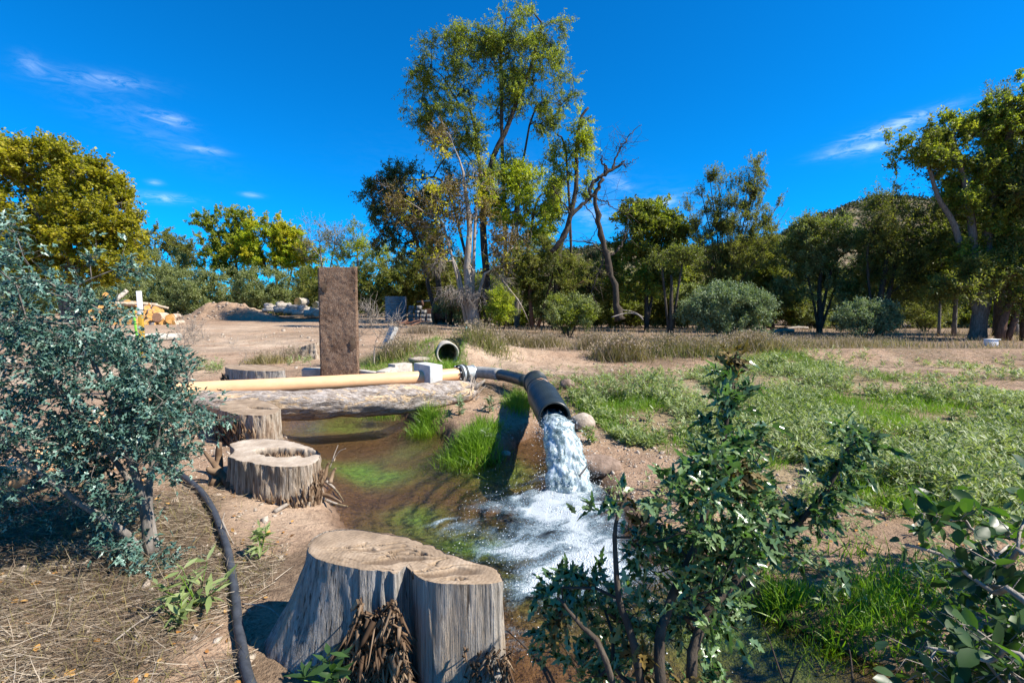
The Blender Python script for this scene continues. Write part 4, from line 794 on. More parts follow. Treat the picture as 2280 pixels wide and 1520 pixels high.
def plant(name,label,cat,base,trunks,r0s,tips,seg,rtip,bark,leaf,group=None,nt=5,tl=.6,nl=14,ll=.16,lw=.45,up=.25,spread=.9,tr=.008,droop=0.0,jit=.05,bare=0.0,tn=('trunk','crown'),leaf2=None,leaf2f=0.0,tmpl=None,**kw):
    t=thing(name,label,cat,base,group); g=Geo(); P,D=grow(trunks,tips,seg,rtip,r0s,g,**kw)
    n=len(P); TP=np.repeat(P,nt,0); TD=unit(np.repeat(D,nt,0)*.6+rv(n*nt)*spread+np.array([0,0,up])); TL=tl*R.uniform(.5,1.3,n*nt)
    TP=TP-TD*0+R.normal(0,.12*tl,TP.shape); twigs_into(g,TP,TD,TL,tr); g.build(tn[0],bark,t,True)
    if leaf is not None and nl>0:
        keep=np.repeat(R.random(n)>=bare,nt); TP,TD,TL=TP[keep],TD[keep],TL[keep]; m=len(TP)*nl
        def mk(TPs,TDs,TLs):
            m=len(TPs)*nl; u=R.random(m); d0=np.repeat(TDs,nl,0); P=np.repeat(TPs,nl,0)+d0*(u*np.repeat(TLs,nl))[:,None]+R.normal(0,jit,(m,3))
            d=unit(d0*.5+rv(m)*.8+np.array([0,0,-droop])); x,y,nn=frames(d,unit(rv(m)*.8+np.array([0,0,1.0]))) ; s=(ll*R.uniform(.6,1.35,m))[:,None]; gl=Geo(); T=tmpl or (LEAF4,LEAF4F); gl.inst(T[0],T[1],P,x*s*lw,y*s,nn*s*lw); return gl
        if leaf2 is not None and leaf2f>0:
            gid=np.repeat(R.random(len(TP)//nt)<leaf2f,nt); gid=np.resize(gid,len(TP))
            if gid.any(): mk(TP[gid],TD[gid],TL[gid]).build(tn[1],leaf2,t)
            TP,TD,TL=TP[~gid],TD[~gid],TL[~gid]
        mk(TP,TD,TL).build(tn[1],leaf,t)
    return t
def pxl(pts,D,jit=0): return np.array([AT(a,b,D+(c[0] if c else 0)) for a,b,*c in pts])
def tree(name,label,cat,D,trunks,r0s,blobs,bark,leaf,dens=9,seg=None,rtip=None,zf=.8,by=None,**kw):
    lm=kw.pop('lm',1.0); kw['nl']=int(kw.get('nl',14)*2.5*lm); kw['ll']=kw.get('ll',.16)*.88; kw['nt']=kw.get('nt',5)+1; dens*=1.42
    tr=[pxl(t,D) for t in trunks]
    for t in tr: t[0,2]=float(hgt(t[0,0],t[0,1]))-.1
    b=tr[0][0].copy(); s=D/30.0
    tips=blobtips(blobs,D,dens,zf,.5 if cat in ('bush','shrub','thicket') else (.42 if name=='tall_tree' else .34)); tips=tips[tips[:,2]>hgt(tips[:,0],tips[:,1])+.25]
    return plant(name,label,cat,b,tr,r0s,tips,seg or .8*s,rtip or .012*s,bark,leaf,**kw)
TG='trees around the clearing'
# --- left side
tree('autumn_tree','golden olive autumn tree rising behind the blue-green spiny bush','tree',21,[[(150,700),(155,620),(150,520),(140,420)],[(160,700),(180,600),(215,480),(225,390)],[(150,690),(110,560),(60,420)]],[.22,.16,.15],
  [(85,400,95,75),(30,360,50,55),(55,500,90,75),(190,440,85,75),(160,350,50,35),(215,365,40,40,0,.7),(250,470,55,70),(200,540,100,70),(285,505,38,50,0,.8),(120,600,110,55),(255,580,60,45),(20,600,60,50),(-60,480,110,150)],M['bark'],M['syc'],dens=9,nt=5,tl=.5,nl=14,ll=.12,lw=.85,bare=.08,lm=.8)
for k,(px,py,rx,ry,D,lb) in enumerate([(235,648,75,55,47,'leftmost rounded grey-green shrub behind the firewood'),(330,640,80,58,49,'grey-green shrub behind the white topped stake'),(425,650,75,52,48,'grey-green shrub behind the dirt mound, left part'),(515,645,70,45,50,'grey-green shrub behind the dirt mound, right part'),(590,640,62,42,47,'grey-green shrub behind the far wood heap'),(655,645,60,42,49,'grey-green shrub next to the upright board, on its left'),(130,660,80,60,50,'grey-green shrub seen through the tall blue-green bush'),(20,665,80,60,48,'grey-green shrub at the left edge behind the bush'),(375,600,70,40,55,'grey-green shrub with a bare top behind the shrub row')]):
    tree('shrub',lb,'shrub',D,[[(px,715),(px+5,690),(px,660)],[(px-10,715),(px-40,680)],[(px+10,715),(px+40,670)]],[.07,.05,.05],[(px,py,rx,ry),(px-rx*.4,py+25,rx*.6,ry*.7),(px+rx*.4,py+25,rx*.6,ry*.7)],M['twig'],M['sage'],dens=13,nt=5,tl=.55,nl=16,ll=.20,lw=.42,tn=('stems','foliage'),jit=.12)
tree('olive_tree','dull olive tree behind the shrubs right of the autumn tree','tree',58,[[(350,700),(350,600),(345,540)]],[.2],[(345,560,50,42),(400,560,48,42),(310,580,40,40),(440,575,40,35),(345,520,25,20,0,.6)],M['bark'],M['oliv'],dens=13,nt=5,tl=.8,nl=13,ll=.25,lw=.4,bare=.15)
tree('green_tree','dark green leafy tree left of the bright yellow tree','tree',54,[[(535,710),(530,610),(515,520)],[(545,700),(560,600),(590,540)]],[.22,.15],[(500,515,58,45),(535,490,32,28),(460,500,28,22),(500,565,55,40),(560,560,35,35),(480,610,40,30)],M['barkd'],M['wil'],dens=14,nt=5,tl=.8,nl=14,ll=.25,lw=.5,leaf2=M['yell'],leaf2f=.15)
tree('yellow_tree','bright yellow-lime autumn tree above the shrub row','tree',52,[[(620,710),(615,610),(605,530)],[(630,700),(650,600),(660,560)]],[.2,.13],[(600,515,45,32),(615,545,60,40),(560,560,40,35),(650,570,45,35),(690,585,25,28,0,.8),(640,520,28,26),(590,590,55,28)],M['barkd'],M['yell'],dens=14,nt=5,tl=.8,nl=14,ll=.25,lw=.5,leaf2=M['lime'],leaf2f=.45)
tree('bare_tree','leafless grey twiggy tree left of the board top','tree',50,[[(715,710),(718,620),(712,540)],[(722,700),(735,600),(748,520)]],[.14,.11],[(715,530,38,45),(740,515,30,40),(770,540,22,40),(690,560,20,35)],M['twig'],M['oliv'],dens=12,nt=6,tl=1.1,nl=2,ll=.2,up=.7,spread=.6,tr=.014,leaf2=None)
tree('mixed_tree','grey-yellow feathery tree just right of the board top','tree',50,[[(800,710),(798,610),(795,540)]],[.16],[(795,530,32,32,0,.8),(820,560,40,35),(770,580,40,35),(840,600,50,45)],M['bark'],M['wil'],dens=12,nt=5,tl=.9,nl=9,ll=.22,lw=.35,leaf2=M['lime'],leaf2f=.3)
tree('dark_thicket','dark green thicket between the board and the tall tree','thicket',42,[[(840,712),(840,640),(845,600)],[(900,712),(905,640)],[(960,712),(955,640)]],[.12,.12,.12],[(830,640,55,50),(890,630,60,60),(950,620,60,60),(860,680,50,30),(930,670,60,35),(760,650,40,50),(700,640,40,45),(1000,640,50,55)],M['barkd'],M['oliv'],dens=11,nt=5,tl=.7,nl=13,ll=.22,lw=.4,leaf2=M['dark'],leaf2f=.4)
# --- the tall central group
tree('tall_tree','tallest tree, a leaning green and yellow willow rising to the top of the picture','tree',34,[[(1085,712),(1083,620),(1075,500),(1092,370),(1130,280),(1165,190),(1195,110),(1205,50)],[(1092,370),(1060,300),(1020,230),(985,170)],[(1130,280),(1115,180),(1120,90),(1128,40)],[(1110,330),(1180,280),(1240,230)],[(1072,520),(1000,430),(930,400),(860,420)]],[.29,.15,.15,.11,.12],
  [(1140,60,62,48),(1215,65,48,38),(1070,85,50,35),(1000,110,55,45),(940,185,42,42),(985,200,62,52),(1060,160,60,50),(1140,130,58,48),(1215,120,42,40),(1250,190,34,38),(1180,190,60,50),(1100,220,68,50),(1010,265,70,48),(1210,240,50,32,0,.7),(940,270,35,40,0,.6),(1070,300,60,40,0,.7),(1160,330,45,32,0,.5),(1050,350,52,45,0,.8),(1115,380,50,45,0,.8),(990,320,42,42,0,.8),(1190,270,45,35),(1085,120,50,45)],
  M['barkd'],M['wil'],dens=8.6,nt=5,tl=.85,nl=13,ll=.165,lw=.36,lm=.95,rtop=.22,droop=.5,leaf2=M['wild'],leaf2f=.28,bare=.05,up=-.05)
tree('blue_green_tree','dark blue-green tree spreading left of the tall willow','tree',36,[[(985,712),(975,620),(950,520),(900,430)],[(975,600),(920,520),(860,450)]],[.25,.18],[(870,430,58,45),(830,440,24,28),(910,400,45,30),(940,470,60,55),(885,490,58,45),(850,530,30,30,0,.6),(960,540,50,45),(900,560,40,35,0,.7),(980,420,40,50,0,.8)],M['barkd'],M['wild'],dens=10,nt=5,tl=.8,nl=13,ll=.2,lw=.36,droop=.4,leaf2=M['brow'],leaf2f=.2)
tree('lime_tree','bright lime-yellow leafy tree right of the pale trunk','tree',33,[[(1150,712),(1150,600),(1150,500),(1160,420)],[(1150,520),(1190,470),(1215,430)]],[.2,.12],[(1110,415,48,40),(1165,395,50,32),(1205,430,36,45),(1150,460,60,42),(1215,490,25,55,0,.8),(1175,520,42,45,0,.8),(1085,450,30,32,0,.8)],M['bark'],M['lime'],dens=12.5,nt=5,tl=.8,nl=13,ll=.18,lw=.4,droop=.6,leaf2=M['wil'],leaf2f=.2)
tree('pale_trunk_tree','pale grey trunked tree with sparse yellow leaves and bare drooping twigs','tree',27.5,[[(1062,716),(1050,670),(1041,610),(1043,560),(1046,500),(1036,430),(1030,380),(1012,330)],[(1046,520),(1062,450),(1085,400)],[(1050,700),(1033,660),(1020,600),(1000,560)],[(1041,560),(990,510),(940,470),(880,430)],[(1042,590),(1085,600),(1130,640),(1160,680),(1178,718)]],[.32,.13,.15,.10,.12],
  [(960,480,75,55),(900,440,52,42,0,.8),(1020,430,45,60,0,.8),(985,330,38,50,0,.7),(1080,460,45,48,0,.8),(980,560,60,40),(1100,560,52,40,0,.8),(1150,540,45,35,0,.6),(1060,400,30,35,0,.6)],M['barkp'],M['brow'],dens=9,nt=6,tl=.8,nl=5,ll=.17,lw=.55,tr=.009,bare=.25,leaf2=M['yell'],leaf2f=.3,rtop=.07)
tp=blobtips([(1000,625,42,35),(1085,640,45,30),(1120,600,45,35),(1040,650,50,28),(960,590,40,30)],27,12)
plant('dead_branches','tangle of bare grey hanging twigs low on the pale trunk','branches',AT(1046,600,27.2),[pxl([(1046,590),(1052,600),(1058,612)],27.2)],[.05],tp,.5,.012,M['twig'],None,nt=9,tl=.9,up=-.6,spread=.8,tr=.011,tn=('branch','twigs'))
tree('thin_tree','thin upright tree with airy yellow-green leaves beside the dead snag','tree',30,[[(1235,712),(1245,560),(1265,500),(1282,420),(1285,330),(1292,270),(1310,240)],[(1282,430),(1262,360),(1240,300)]],[.2,.1],[(1290,280,36,30,0,.7),(1250,330,30,35,0,.8),(1290,350,42,40,0,.8),(1250,400,35,35),(1295,420,25,40,0,.6),(1240,470,30,60,0,.6),(1225,350,25,25,0,.7)],M['barkd'],M['wil'],dens=10,nt=5,tl=.7,nl=9,ll=.17,lw=.4,droop=.4,leaf2=M['lime'],leaf2f=.3)
# dead snag
t=thing('dead_tree','leafless dark dead snag with a broken fork reaching above the treetops','tree',foot(AT(1378,705,25.5))); g=Geo(); D=25.5
def limb(pts,r): c=catmull(pxl(pts,D),26,False); c[1:-1]+=R.normal(0,.035,(24,3)); c[:,0]+=.05*np.sin(np.linspace(0,9,26)); g.tube(c,.70*np.interp(np.linspace(0,1,26),np.linspace(0,1,len(r)),r)*(1+.12*R.normal(size=26)),9)
limb([(1380,712),(1372,680),(1367,640),(1355,590),(1348,550),(1338,510),(1330,470),(1324,435),(1330,415),(1342,398)],[.36,.27,.24,.22,.25,.2,.15,.15,.14])
limb([(1324,440),(1310,425),(1330,400),(1352,385),(1372,372),(1390,358)],[.08,.13,.14,.13,.1,.05]); limb([(1352,385),(1342,360),(1338,345)],[.08,.05,.02]); limb([(1360,380),(1372,345),(1392,318),(1402,300),(1427,277)],[.07,.06,.05,.035,.012]); limb([(1380,365),(1395,372),(1405,360),(1420,352)],[.05,.035,.025,.01]); limb([(1392,330),(1380,325),(1360,350)],[.03,.025,.01]); limb([(1345,390),(1345,365),(1360,378),(1367,365)],[.07,.05,.03,.02])
limb([(1228,560),(1258,520),(1275,480),(1300,450),(1325,432)],[.19,.16,.14,.12,.1]); limb([(1275,480),(1240,430),(1230,415)],[.06,.04,.02]); limb([(1325,445),(1350,450),(1370,465),(1410,470)],[.05,.05,.03,.015]); limb([(1355,590),(1340,560),(1310,540),(1240,535)],[.07,.06,.05,.02]); limb([(1352,570),(1372,560),(1385,545),(1395,510)],[.07,.08,.07,.03])
limb([(1345,560),(1338,590),(1325,630),(1318,660),(1335,690)],[.06,.06,.05,.04,.02]); limb([(1300,455),(1330,505),(1310,540),(1290,530)],[.04,.03,.03,.01])
P=pxl([(1400,318),(1395,372),(1342,350),(1380,330),(1350,450),(1395,470),(1260,530),(1240,430),(1338,600),(1330,640),(1395,520),(1310,540)],D); P=np.repeat(P,16,0)+R.normal(0,.16,(192,3)); twigs_into(g,P,unit(rv(192)+[0,0,.15]),R.uniform(.4,1.5,192),.013,.3); g.build('trunk',M['barkd'],t,True)
tree('round_tree','round leafy dark green tree right of the dead snag','tree',31,[[(1440,712),(1438,600),(1430,520)],[(1440,650),(1470,560),(1480,520)]],[.16,.1],[(1430,480,48,42),(1400,500,38,42),(1470,490,40,42),(1440,540,60,45),(1500,530,40,40),(1400,580,45,45),(1470,600,55,45),(1420,640,50,40)],M['barkd'],M['wil'],dens=11,nt=5,tl=.65,nl=13,ll=.2,lw=.5,leaf2=M['dark'],leaf2f=.5)
tree('juniper','dense dark green juniper right of the pale trunk','tree',30,[[(1185,718),(1180,650),(1185,570)],[(1195,715),(1225,640),(1240,580)]],[.16,.12],[(1190,610,55,55),(1235,600,48,50),(1160,650,45,50),(1230,660,50,45),(1195,560,32,32),(1275,600,30,45,0,.7),(1140,600,35,40)],M['barkr'],M['dark'],dens=11,nt=6,tl=.6,nl=13,ll=.16,lw=.32,leaf2=M['oliv'],leaf2f=.45)
tree('olive_shrub_tree','olive green shrubby tree below the dead snag','tree',33,[[(1310,712),(1312,650),(1310,600)]],[.12],[(1300,620,40,50),(1340,630,40,55),(1290,670,40,35),(1320,580,28,28,0,.6)],M['barkd'],M['oliv'],dens=11,nt=5,tl=.6,nl=12,ll=.18,lw=.4,leaf2=M['brow'],leaf2f=.15)
FT=[(1560,415),(1578,380),(1600,392),(1622,402),(1648,385),(1668,400),(1692,345),(1715,392),(1738,445),(1703,362),(1757,462),(1528,450),(1640,430),(1545,500),(1690,470),(1720,520),(1600,470),(1665,450),(1575,520),(1640,520),(1540,560),(1700,570)]
fb_=foot(AT(1614,715,29)); fst=[]; ftp=[]
for k,(a_,b_) in enumerate(FT):
    dd_=29+R.normal(0,1.0); e_=AT(a_,b_,dd_); md=fb_*.55+AT(a_*.35+1614*.65,b_*.5+715*.5,dd_)*.45; c_=catmull([fb_+R.normal(0,.06,3)*[1,1,0],md+[0,0,.6],e_],12,False); fst.append(c_)
    for u_ in R.uniform(.28,1.0,21): q_=c_[int(u_*11)]+R.normal(0,.32*(1.15-u_),3); ftp.append(q_+unit(e_-md)*.25)
plant('feathery_tree','feathery tree of upright plumes behind the large pale green bush','tree',fb_,fst,[.10]*3+[.06]*19,np.array(ftp),.6,.010,M['barkd'],M['oliv'],nt=7,tl=.80,nl=34,ll=.125,lw=.3,up=.8,spread=.42,jit=.03,leaf2=M['dark'],leaf2f=.3,rtop=.12)
tree('slim_dark_tree','slim dark post-like trunk with a bare spreading top in the dry grass','tree',22.5,[[(1494,748),(1495,700),(1496,640),(1494,612)],[(1495,620),(1475,600),(1462,590)],[(1495,625),(1515,605),(1530,570)]],[.13,.07,.07],[(1495,580,45,30),(1530,570,30,28),(1465,590,28,22)],M['barkd'],M['dark'],dens=12,nt=6,tl=.5,nl=5,ll=.12,lw=.4)
tree('mesquite_tree','grey-green mesquite with a visible dark trunk below the hill','tree',28,[[(1824,735),(1826,690),(1822,640),(1830,600),(1835,560)],[(1826,650),(1850,600),(1890,560)],[(1826,670),(1800,620),(1770,600)],[(1826,680),(1860,640),(1890,610)]],[.17,.1,.08,.08],
  [(1830,510,62,32),(1790,540,52,38),(1875,525,48,38),(1840,555,70,38),(1930,560,42,42),(1760,590,48,40),(1900,600,65,42),(1830,610,60,35),(1960,600,35,40),(1780,650,50,35),(1870,660,55,35)],M['barkd'],M['sage'],dens=11,nt=5,tl=.6,nl=13,ll=.15,lw=.4,leaf2=M['dark'],leaf2f=.35)
tree('dark_mesquite','dark tree in shade left of the mesquite trunk','tree',31,[[(1720,735),(1722,670),(1730,600)],[(1725,690),(1690,640)]],[.15,.1],[(1725,600,50,42),(1700,640,48,40),(1750,640,48,42),(1740,680,45,30),(1690,560,42,38),(1740,560,40,35)],M['barkd'],M['dark'],dens=11,nt=5,tl=.6,nl=13,ll=.17,lw=.42,leaf2=M['oliv'],leaf2f=.35)
tree('sweeping_tree','dark tree of long sweeping branches in front of the hill slope','tree',26,[[(1955,735),(1960,660),(1975,580),(1990,500),(1985,440)],[(1970,600),(2010,520),(2060,470)],[(1960,640),(2000,580),(2070,540)],[(1960,620),(1930,560),(1985,470)]],[.17,.1,.1,.08],[(1990,470,42,50,0,.7),(2040,500,50,45),(1970,560,55,50),(2050,570,60,50),(1990,630,60,48),(2080,630,50,48),(1945,500,28,40,0,.8),(2110,560,40,50)],M['barkd'],M['dark'],dens=9.5,nt=7,tl=.9,nl=11,ll=.15,lw=.3,droop=.2,leaf2=M['oliv'],leaf2f=.4)
tree('cottonwood','yellow-green leaved cottonwood on a thick dark trunk near the white box','tree',23,[[(2172,742),(2185,690),(2195,640),(2200,560),(2205,460),(2240,340),(2255,240)],[(2200,560),(2160,470),(2140,380),(2120,300)],[(2200,600),(2130,520),(2085,430),(2060,340)]],[.34,.2,.16],
  [(2250,230,50,55),(2265,320,50,55),(2200,300,48,50,0,.8),(2125,300,42,48,0,.8),(2065,310,42,40,0,.8),(2030,360,45,35,0,.7),(2100,370,55,45,0,.8),(2190,390,60,52),(2265,420,55,58),(2130,440,52,45),(2220,480,60,50),(2180,560,55,45,0,.8),(2260,560,50,50),(2010,310,22,25,0,.7)],M['bark'],M['wil'],dens=9.5,nt=5,tl=.55,nl=15,ll=.135,lw=.58,leaf2=M['dark'],leaf2f=.35,bare=.08)
tree('pine','dark needled tree behind the yellow-green cottonwood','tree',25.5,[[(2225,742),(2228,650),(2215,520),(2205,400),(2200,280)]],[.3],[(2205,250,36,45,0,.8),(2180,310,42,45,0,.8),(2230,340,50,50,0,.8),(2160,380,40,35,0,.7),(2210,430,60,45),(2150,470,40,35),(2240,520,55,50)],M['barkd'],M['dark'],dens=9,nt=6,tl=.7,nl=14,ll=.17,lw=.22,up=.3)
tree('leaning_tree','reddish trunked tree leaning away from the thick cottonwood trunk','tree',22,[[(2225,742),(2240,690),(2275,640),(2340,590)],[(2245,690),(2290,620),(2330,540)],[(2292,742),(2290,690),(2320,610)]],[.2,.14,.3],[(2260,600,50,45),(2190,620,55,40),(2130,650,50,35),(2290,660,50,40),(2330,560,80,60),(2330,450,90,80),(2360,350,80,90)],M['barkr'],M['dark'],dens=9,nt=5,tl=.6,nl=12,ll=.15,lw=.4,leaf2=M['oliv'],leaf2f=.5)
for (tx,r,lb) in [(2124,.12,'thin dark trunk left of the thick right-hand trunks'),(2258,.2,'pale edged trunk right of the thickest right-hand trunk'),(2090,.08,'slender leaning trunk under the sweeping branches')]:
    tree('background_tree',lb,'tree',24.5+r*8,[[(tx,742),(tx+3,690),(tx+8,620),(tx+4,560)]],[r],[(tx,600,45,45),(tx+5,540,38,40)],M['bark'],M['dark'],dens=8,nt=5,tl=.6,nl=11,ll=.17,lw=.4)
# mid-ground bushes
def bush(name,label,D,px,yb,blobs,bark,leaf,**kw):
    k=dict(dens=14,nt=5,tl=.4,nl=15,ll=.11,lw=.4,tn=('stems','foliage'),jit=.06); k.update(kw)
    return tree(name,label,'bush',D,[[(px,yb),(px,yb-25),(px-4,yb-50)],[(px-3,yb),(px-25,yb-30),(px-45,yb-50)],[(px+3,yb),(px+25,yb-30),(px+45,yb-55)]],[.05,.035,.035],blobs,bark,leaf,**k)
bush('sage_bush','largest rounded pale green bush, standing in the dry grass',22,1612,752,[(1620,690,80,45),(1580,680,50,38),(1665,685,45,40),(1615,655,60,22),(1560,710,42,28,0,.8),(1680,710,38,28,0,.8),(1620,720,60,22)],M['barkd'],M['sagep'])
bush('sage_bush','low blue-green bush before the sweeping-branched tree',23,1930,745,[(1930,705,58,32),(1895,715,38,25),(1970,710,35,28)],M['barkd'],M['sagep'])
bush('sage_bush','light green bush right of the double-stemmed grey trunk',24,1265,738,[(1265,690,42,34),(1240,705,28,24),(1300,705,32,28),(1270,720,36,16)],M['barkd'],M['sage'],leaf2=M['wil'],leaf2f=.4)
bush('yellow_bush','small yellow-green bush right of the pale trunk',24.5,1112,725,[(1112,680,26,30),(1100,700,20,20),(1125,700,22,20)],M['barkd'],M['lime'],dens=20,leaf2=M['wil'],leaf2f=.5)
bush('sage_bush','round grey-green bush behind the cable spool',33,1005,712,[(1005,672,30,24),(990,685,22,18),(1022,690,22,18)],M['barkd'],M['sage'],dens=24)
bush('sage_bush','dim green bush in the gap under the right-hand trees',30,2060,738,[(2060,710,42,24),(2090,700,30,22)],M['barkd'],M['oliv'])
# background filler trees
for k,(px,top,rx,D,lf,lb) in enumerate([(745,600,55,60,'oliv','olive tree far behind the board'),(700,560,40,62,'wil','green tree far behind the bare tree'),(1000,560,60,52,'dark','dark tree far behind the pale trunk'),(1090,600,60,50,'dark','dark tree behind the small yellow bush'),(1380,600,60,48,'oliv','olive tree behind the dead snag'),(1480,560,55,46,'dark','dark tree behind the slim dark trunk'),(1530,560,60,44,'oliv','olive tree left of the feathery plumes'),(1680,560,60,45,'oliv','olive tree behind the feathery plumes'),(1760,540,55,44,'sage','grey-green tree behind the mesquite, on its left'),(1880,590,70,42,'dark','dark tree behind the mesquite, on its right'),(2000,560,70,40,'dark','dark tree behind the sweeping branches'),(2110,540,70,38,'oliv','olive tree behind the right-hand trunks'),(2240,560,70,40,'dark','dark tree behind the right edge trunks'),(2380,480,110,38,'dark','dark tree beyond the right edge of the picture'),(-120,560,100,45,'oliv','olive tree beyond the left edge of the picture'),(900,590,55,55,'dark','dark tree behind the metal tank')]):
    h_=(720-top)
    tree('background_tree',lb,'tree',D,[[(px,722),(px+4,680),(px,top+h_*.3)]],[.2],[(px,top+h_*.25,rx*.7,h_*.25),(px-rx*.4,top+h_*.5,rx*.7,h_*.3),(px+rx*.4,top+h_*.5,rx*.7,h_*.3),(px,top+h_*.75,rx,h_*.25)],M['barkd'],M[lf],dens=11,nt=5,tl=.9,nl=12,ll=.26,lw=.45,jit=.12)
# brush pile and fallen limbs
for k,(px,D,lb) in enumerate([(715,48,'low bush in shade just left of the board'),(790,44,'low bush in shade just right of the board'),(1100,36,'low dark bush right of the pale trunk foot'),(1210,36,'low dark bush behind the double-stemmed trunk'),(1340,35,'low dark bush left of the snag foot'),(1440,36,'low dark bush right of the snag foot'),(1530,35,'low dark bush left of the large pale green bush'),(1700,36,'low dark bush right of the large pale green bush'),(1790,35,'low dark bush left of the mesquite trunk'),(1870,36,'low dark bush right of the mesquite trunk'),(2010,36,'low dark bush right of the low blue-green bush'),(2110,37,'low dark bush left of the thick right-hand trunks'),(2240,36,'low dark bush at the right edge under the trees'),(1280,44,'far low bush seen under the lime tree'),(1620,42,'far low bush behind the large pale green bush'),(2160,45,'far low bush between the right-hand trunks')]):
    tree('understory_bush',lb,'bush',D,[[(px,728),(px,705),(px+3,690)],[(px-8,728),(px-30,700)],[(px+8,728),(px+30,700)]],[.05,.04,.04],[(px,682,60,42),(px-42,702,48,28),(px+42,702,48,28),(px+15,655,40,28,0,.7),(px-20,640,25,20,0,.4)],M['barkd'],M[['oliv','sage','wil','sage','dark'][k%5]],dens=12,nt=5,tl=.5,nl=13,ll=.20,lw=.42,tn=('stems','foliage'),jit=.1)
q=ON(1385,712); t=thing('brush_pile','dark pile of dead branches at the foot of the dead snag','brush pile',q); g=Geo(); n=260; P=q+R.normal(0,1,(n,3))*[1.0,.5,.25]+[0,0,.35]; d=unit(rv(n)*[1,.6,.35]); twigs_into(g,P-d*.6,d,R.uniform(.7,2.0,n),R.uniform(.012,.035,n)); g.build('dead_branch',M['barkd'],t)
g=Geo(); g.tube(catmull([AT(1362,706,22.5),AT(1395,697,22.6),AT(1420,700,22.5),AT(1432,712,22.4)],14,False),[.03]*14,6); g.tube(catmull([AT(1385,690,22.4),AT(1410,694,22.5),AT(1432,706,22.5)],10,False),[.02]*10,6); g.build('pale_limb',M['twig'],t)
for a in [((1722,742),(1765,736),.11,'pale fallen log lying in shade under the mesquite'),((1752,735),(1798,734),.09,'second fallen log, further right and behind, under the mesquite')]:
    p=ON(*a[0]);q=ON(*a[1]); q[1]=p[1]+.8; q=AT(a[1][0],a[1][1],q[1]); q=foot(q); g=Geo(); c=catmull([p+[0,0,.1],(p+q)/2+[0,0,.16],q+[0,0,.1]],14,False); g.tube(c,[a[2]*(1+.1*math.sin(k*2)) for k in range(14)],10); tag(g.build('fallen_log',M['twig'],smooth=True,base=p),a[3],'log')
g=Geo(); n=5200; px_=R.uniform(-500,2800,n); c_=np.array([AT(a,700,R.uniform(66,80)) for a in px_]); c_[:,2]=hgt(c_[:,0],c_[:,1])+R.random(n)**1.3*(4.2+1.5*fb2(c_[:,0]*.12,c_[:,0]*0,171,3)); P=np.repeat(c_,14,0)+R.normal(0,.38,(n*14,3)); d=rv(len(P)); x,y,nn=frames(d); s_=R.uniform(.25,.5,(len(P),1)); g.inst(LEAF4,LEAF4F,P,x*s_*.5,y*s_,nn*s_*.5); tag(g.build('far_woodland',M['oliv']),'dense band of far green woodland closing the gaps between the trees','woodland',kind='stuff')
# --- dry shrubs by the board
def deadshrub(label,px,py,D,blobs,dens,tl,tr,mat=M['twig'],nt=5,seg=.12,rt=.006):
    b=AT(px,py,D); b=foot(b); tips=blobtips(blobs,D,dens); tr_=[np.array([b,b*.6+tips.mean(0)*.4+R.normal(0,.05,3)]) for k in range(3)]; tr_=[catmull(q_,4,False) for q_ in tr_]
    return plant('dead_shrub',label,'shrub',b,tr_,[rt*4]*3,tips,seg,rt,mat,None,nt=nt,tl=tl,up=.5,spread=.6,tr=tr,tn=('stem','twigs'),curl=.1)
deadshrub('leafless grey shrub standing just right of the board',832,775,12.3,[(840,700,28,30),(820,725,30,28),(865,720,28,25),(800,750,18,16),(870,750,25,15)],22,.35,.006)
deadshrub('dry twiggy bush at the far side of the blue-green bush',415,790,9.5,[(420,735,22,28),(440,750,20,25),(400,755,20,25)],30,.22,.0035)
deadshrub('thin bare weed stalks above the low grey stump',525,812,9.8,[(512,770,14,22),(530,765,12,25),(548,790,10,12)],14,.16,.003,nt=2)
# ================================================================= GRASS, WEEDS, FOREGROUND BUSHES
BL=np.array([(-.5,0,0),(.5,0,0),(.42,.4,.06),(-.42,.4,.06),(.25,.75,.22),(-.25,.75,.22),(0,1,.42)]); BLQ=np.array([(0,1,2,3),(3,2,4,5)]); BLT=np.array([(5,4,6)])
def blades(g,P,ln,wd,lean=.35,dirbias=None,bend=1.0):
    n=len(P); d=unit(R.normal(0,lean,(n,3))*[1,1,.3]+np.array([0,0,1.0])+(0 if dirbias is None else np.asarray(dirbias))); x,y,nn=frames(d); Ls=np.broadcast_to(np.asarray(ln,float),(n,))[:,None]; W=np.broadcast_to(np.asarray(wd,float),(n,))[:,None]
    v=P[:,None,:]+BL[None,:,0,None]*(x*W)[:,None]+BL[None,:,1,None]*(y*Ls)[:,None]+BL[None,:,2,None]*(nn*Ls*bend)[:,None]
    k=np.arange(n)[:,None,None]*7; g.add(v.reshape(-1,3),(BLQ[None]+k).reshape(-1,4),(BLT[None]+k).reshape(-1,3))
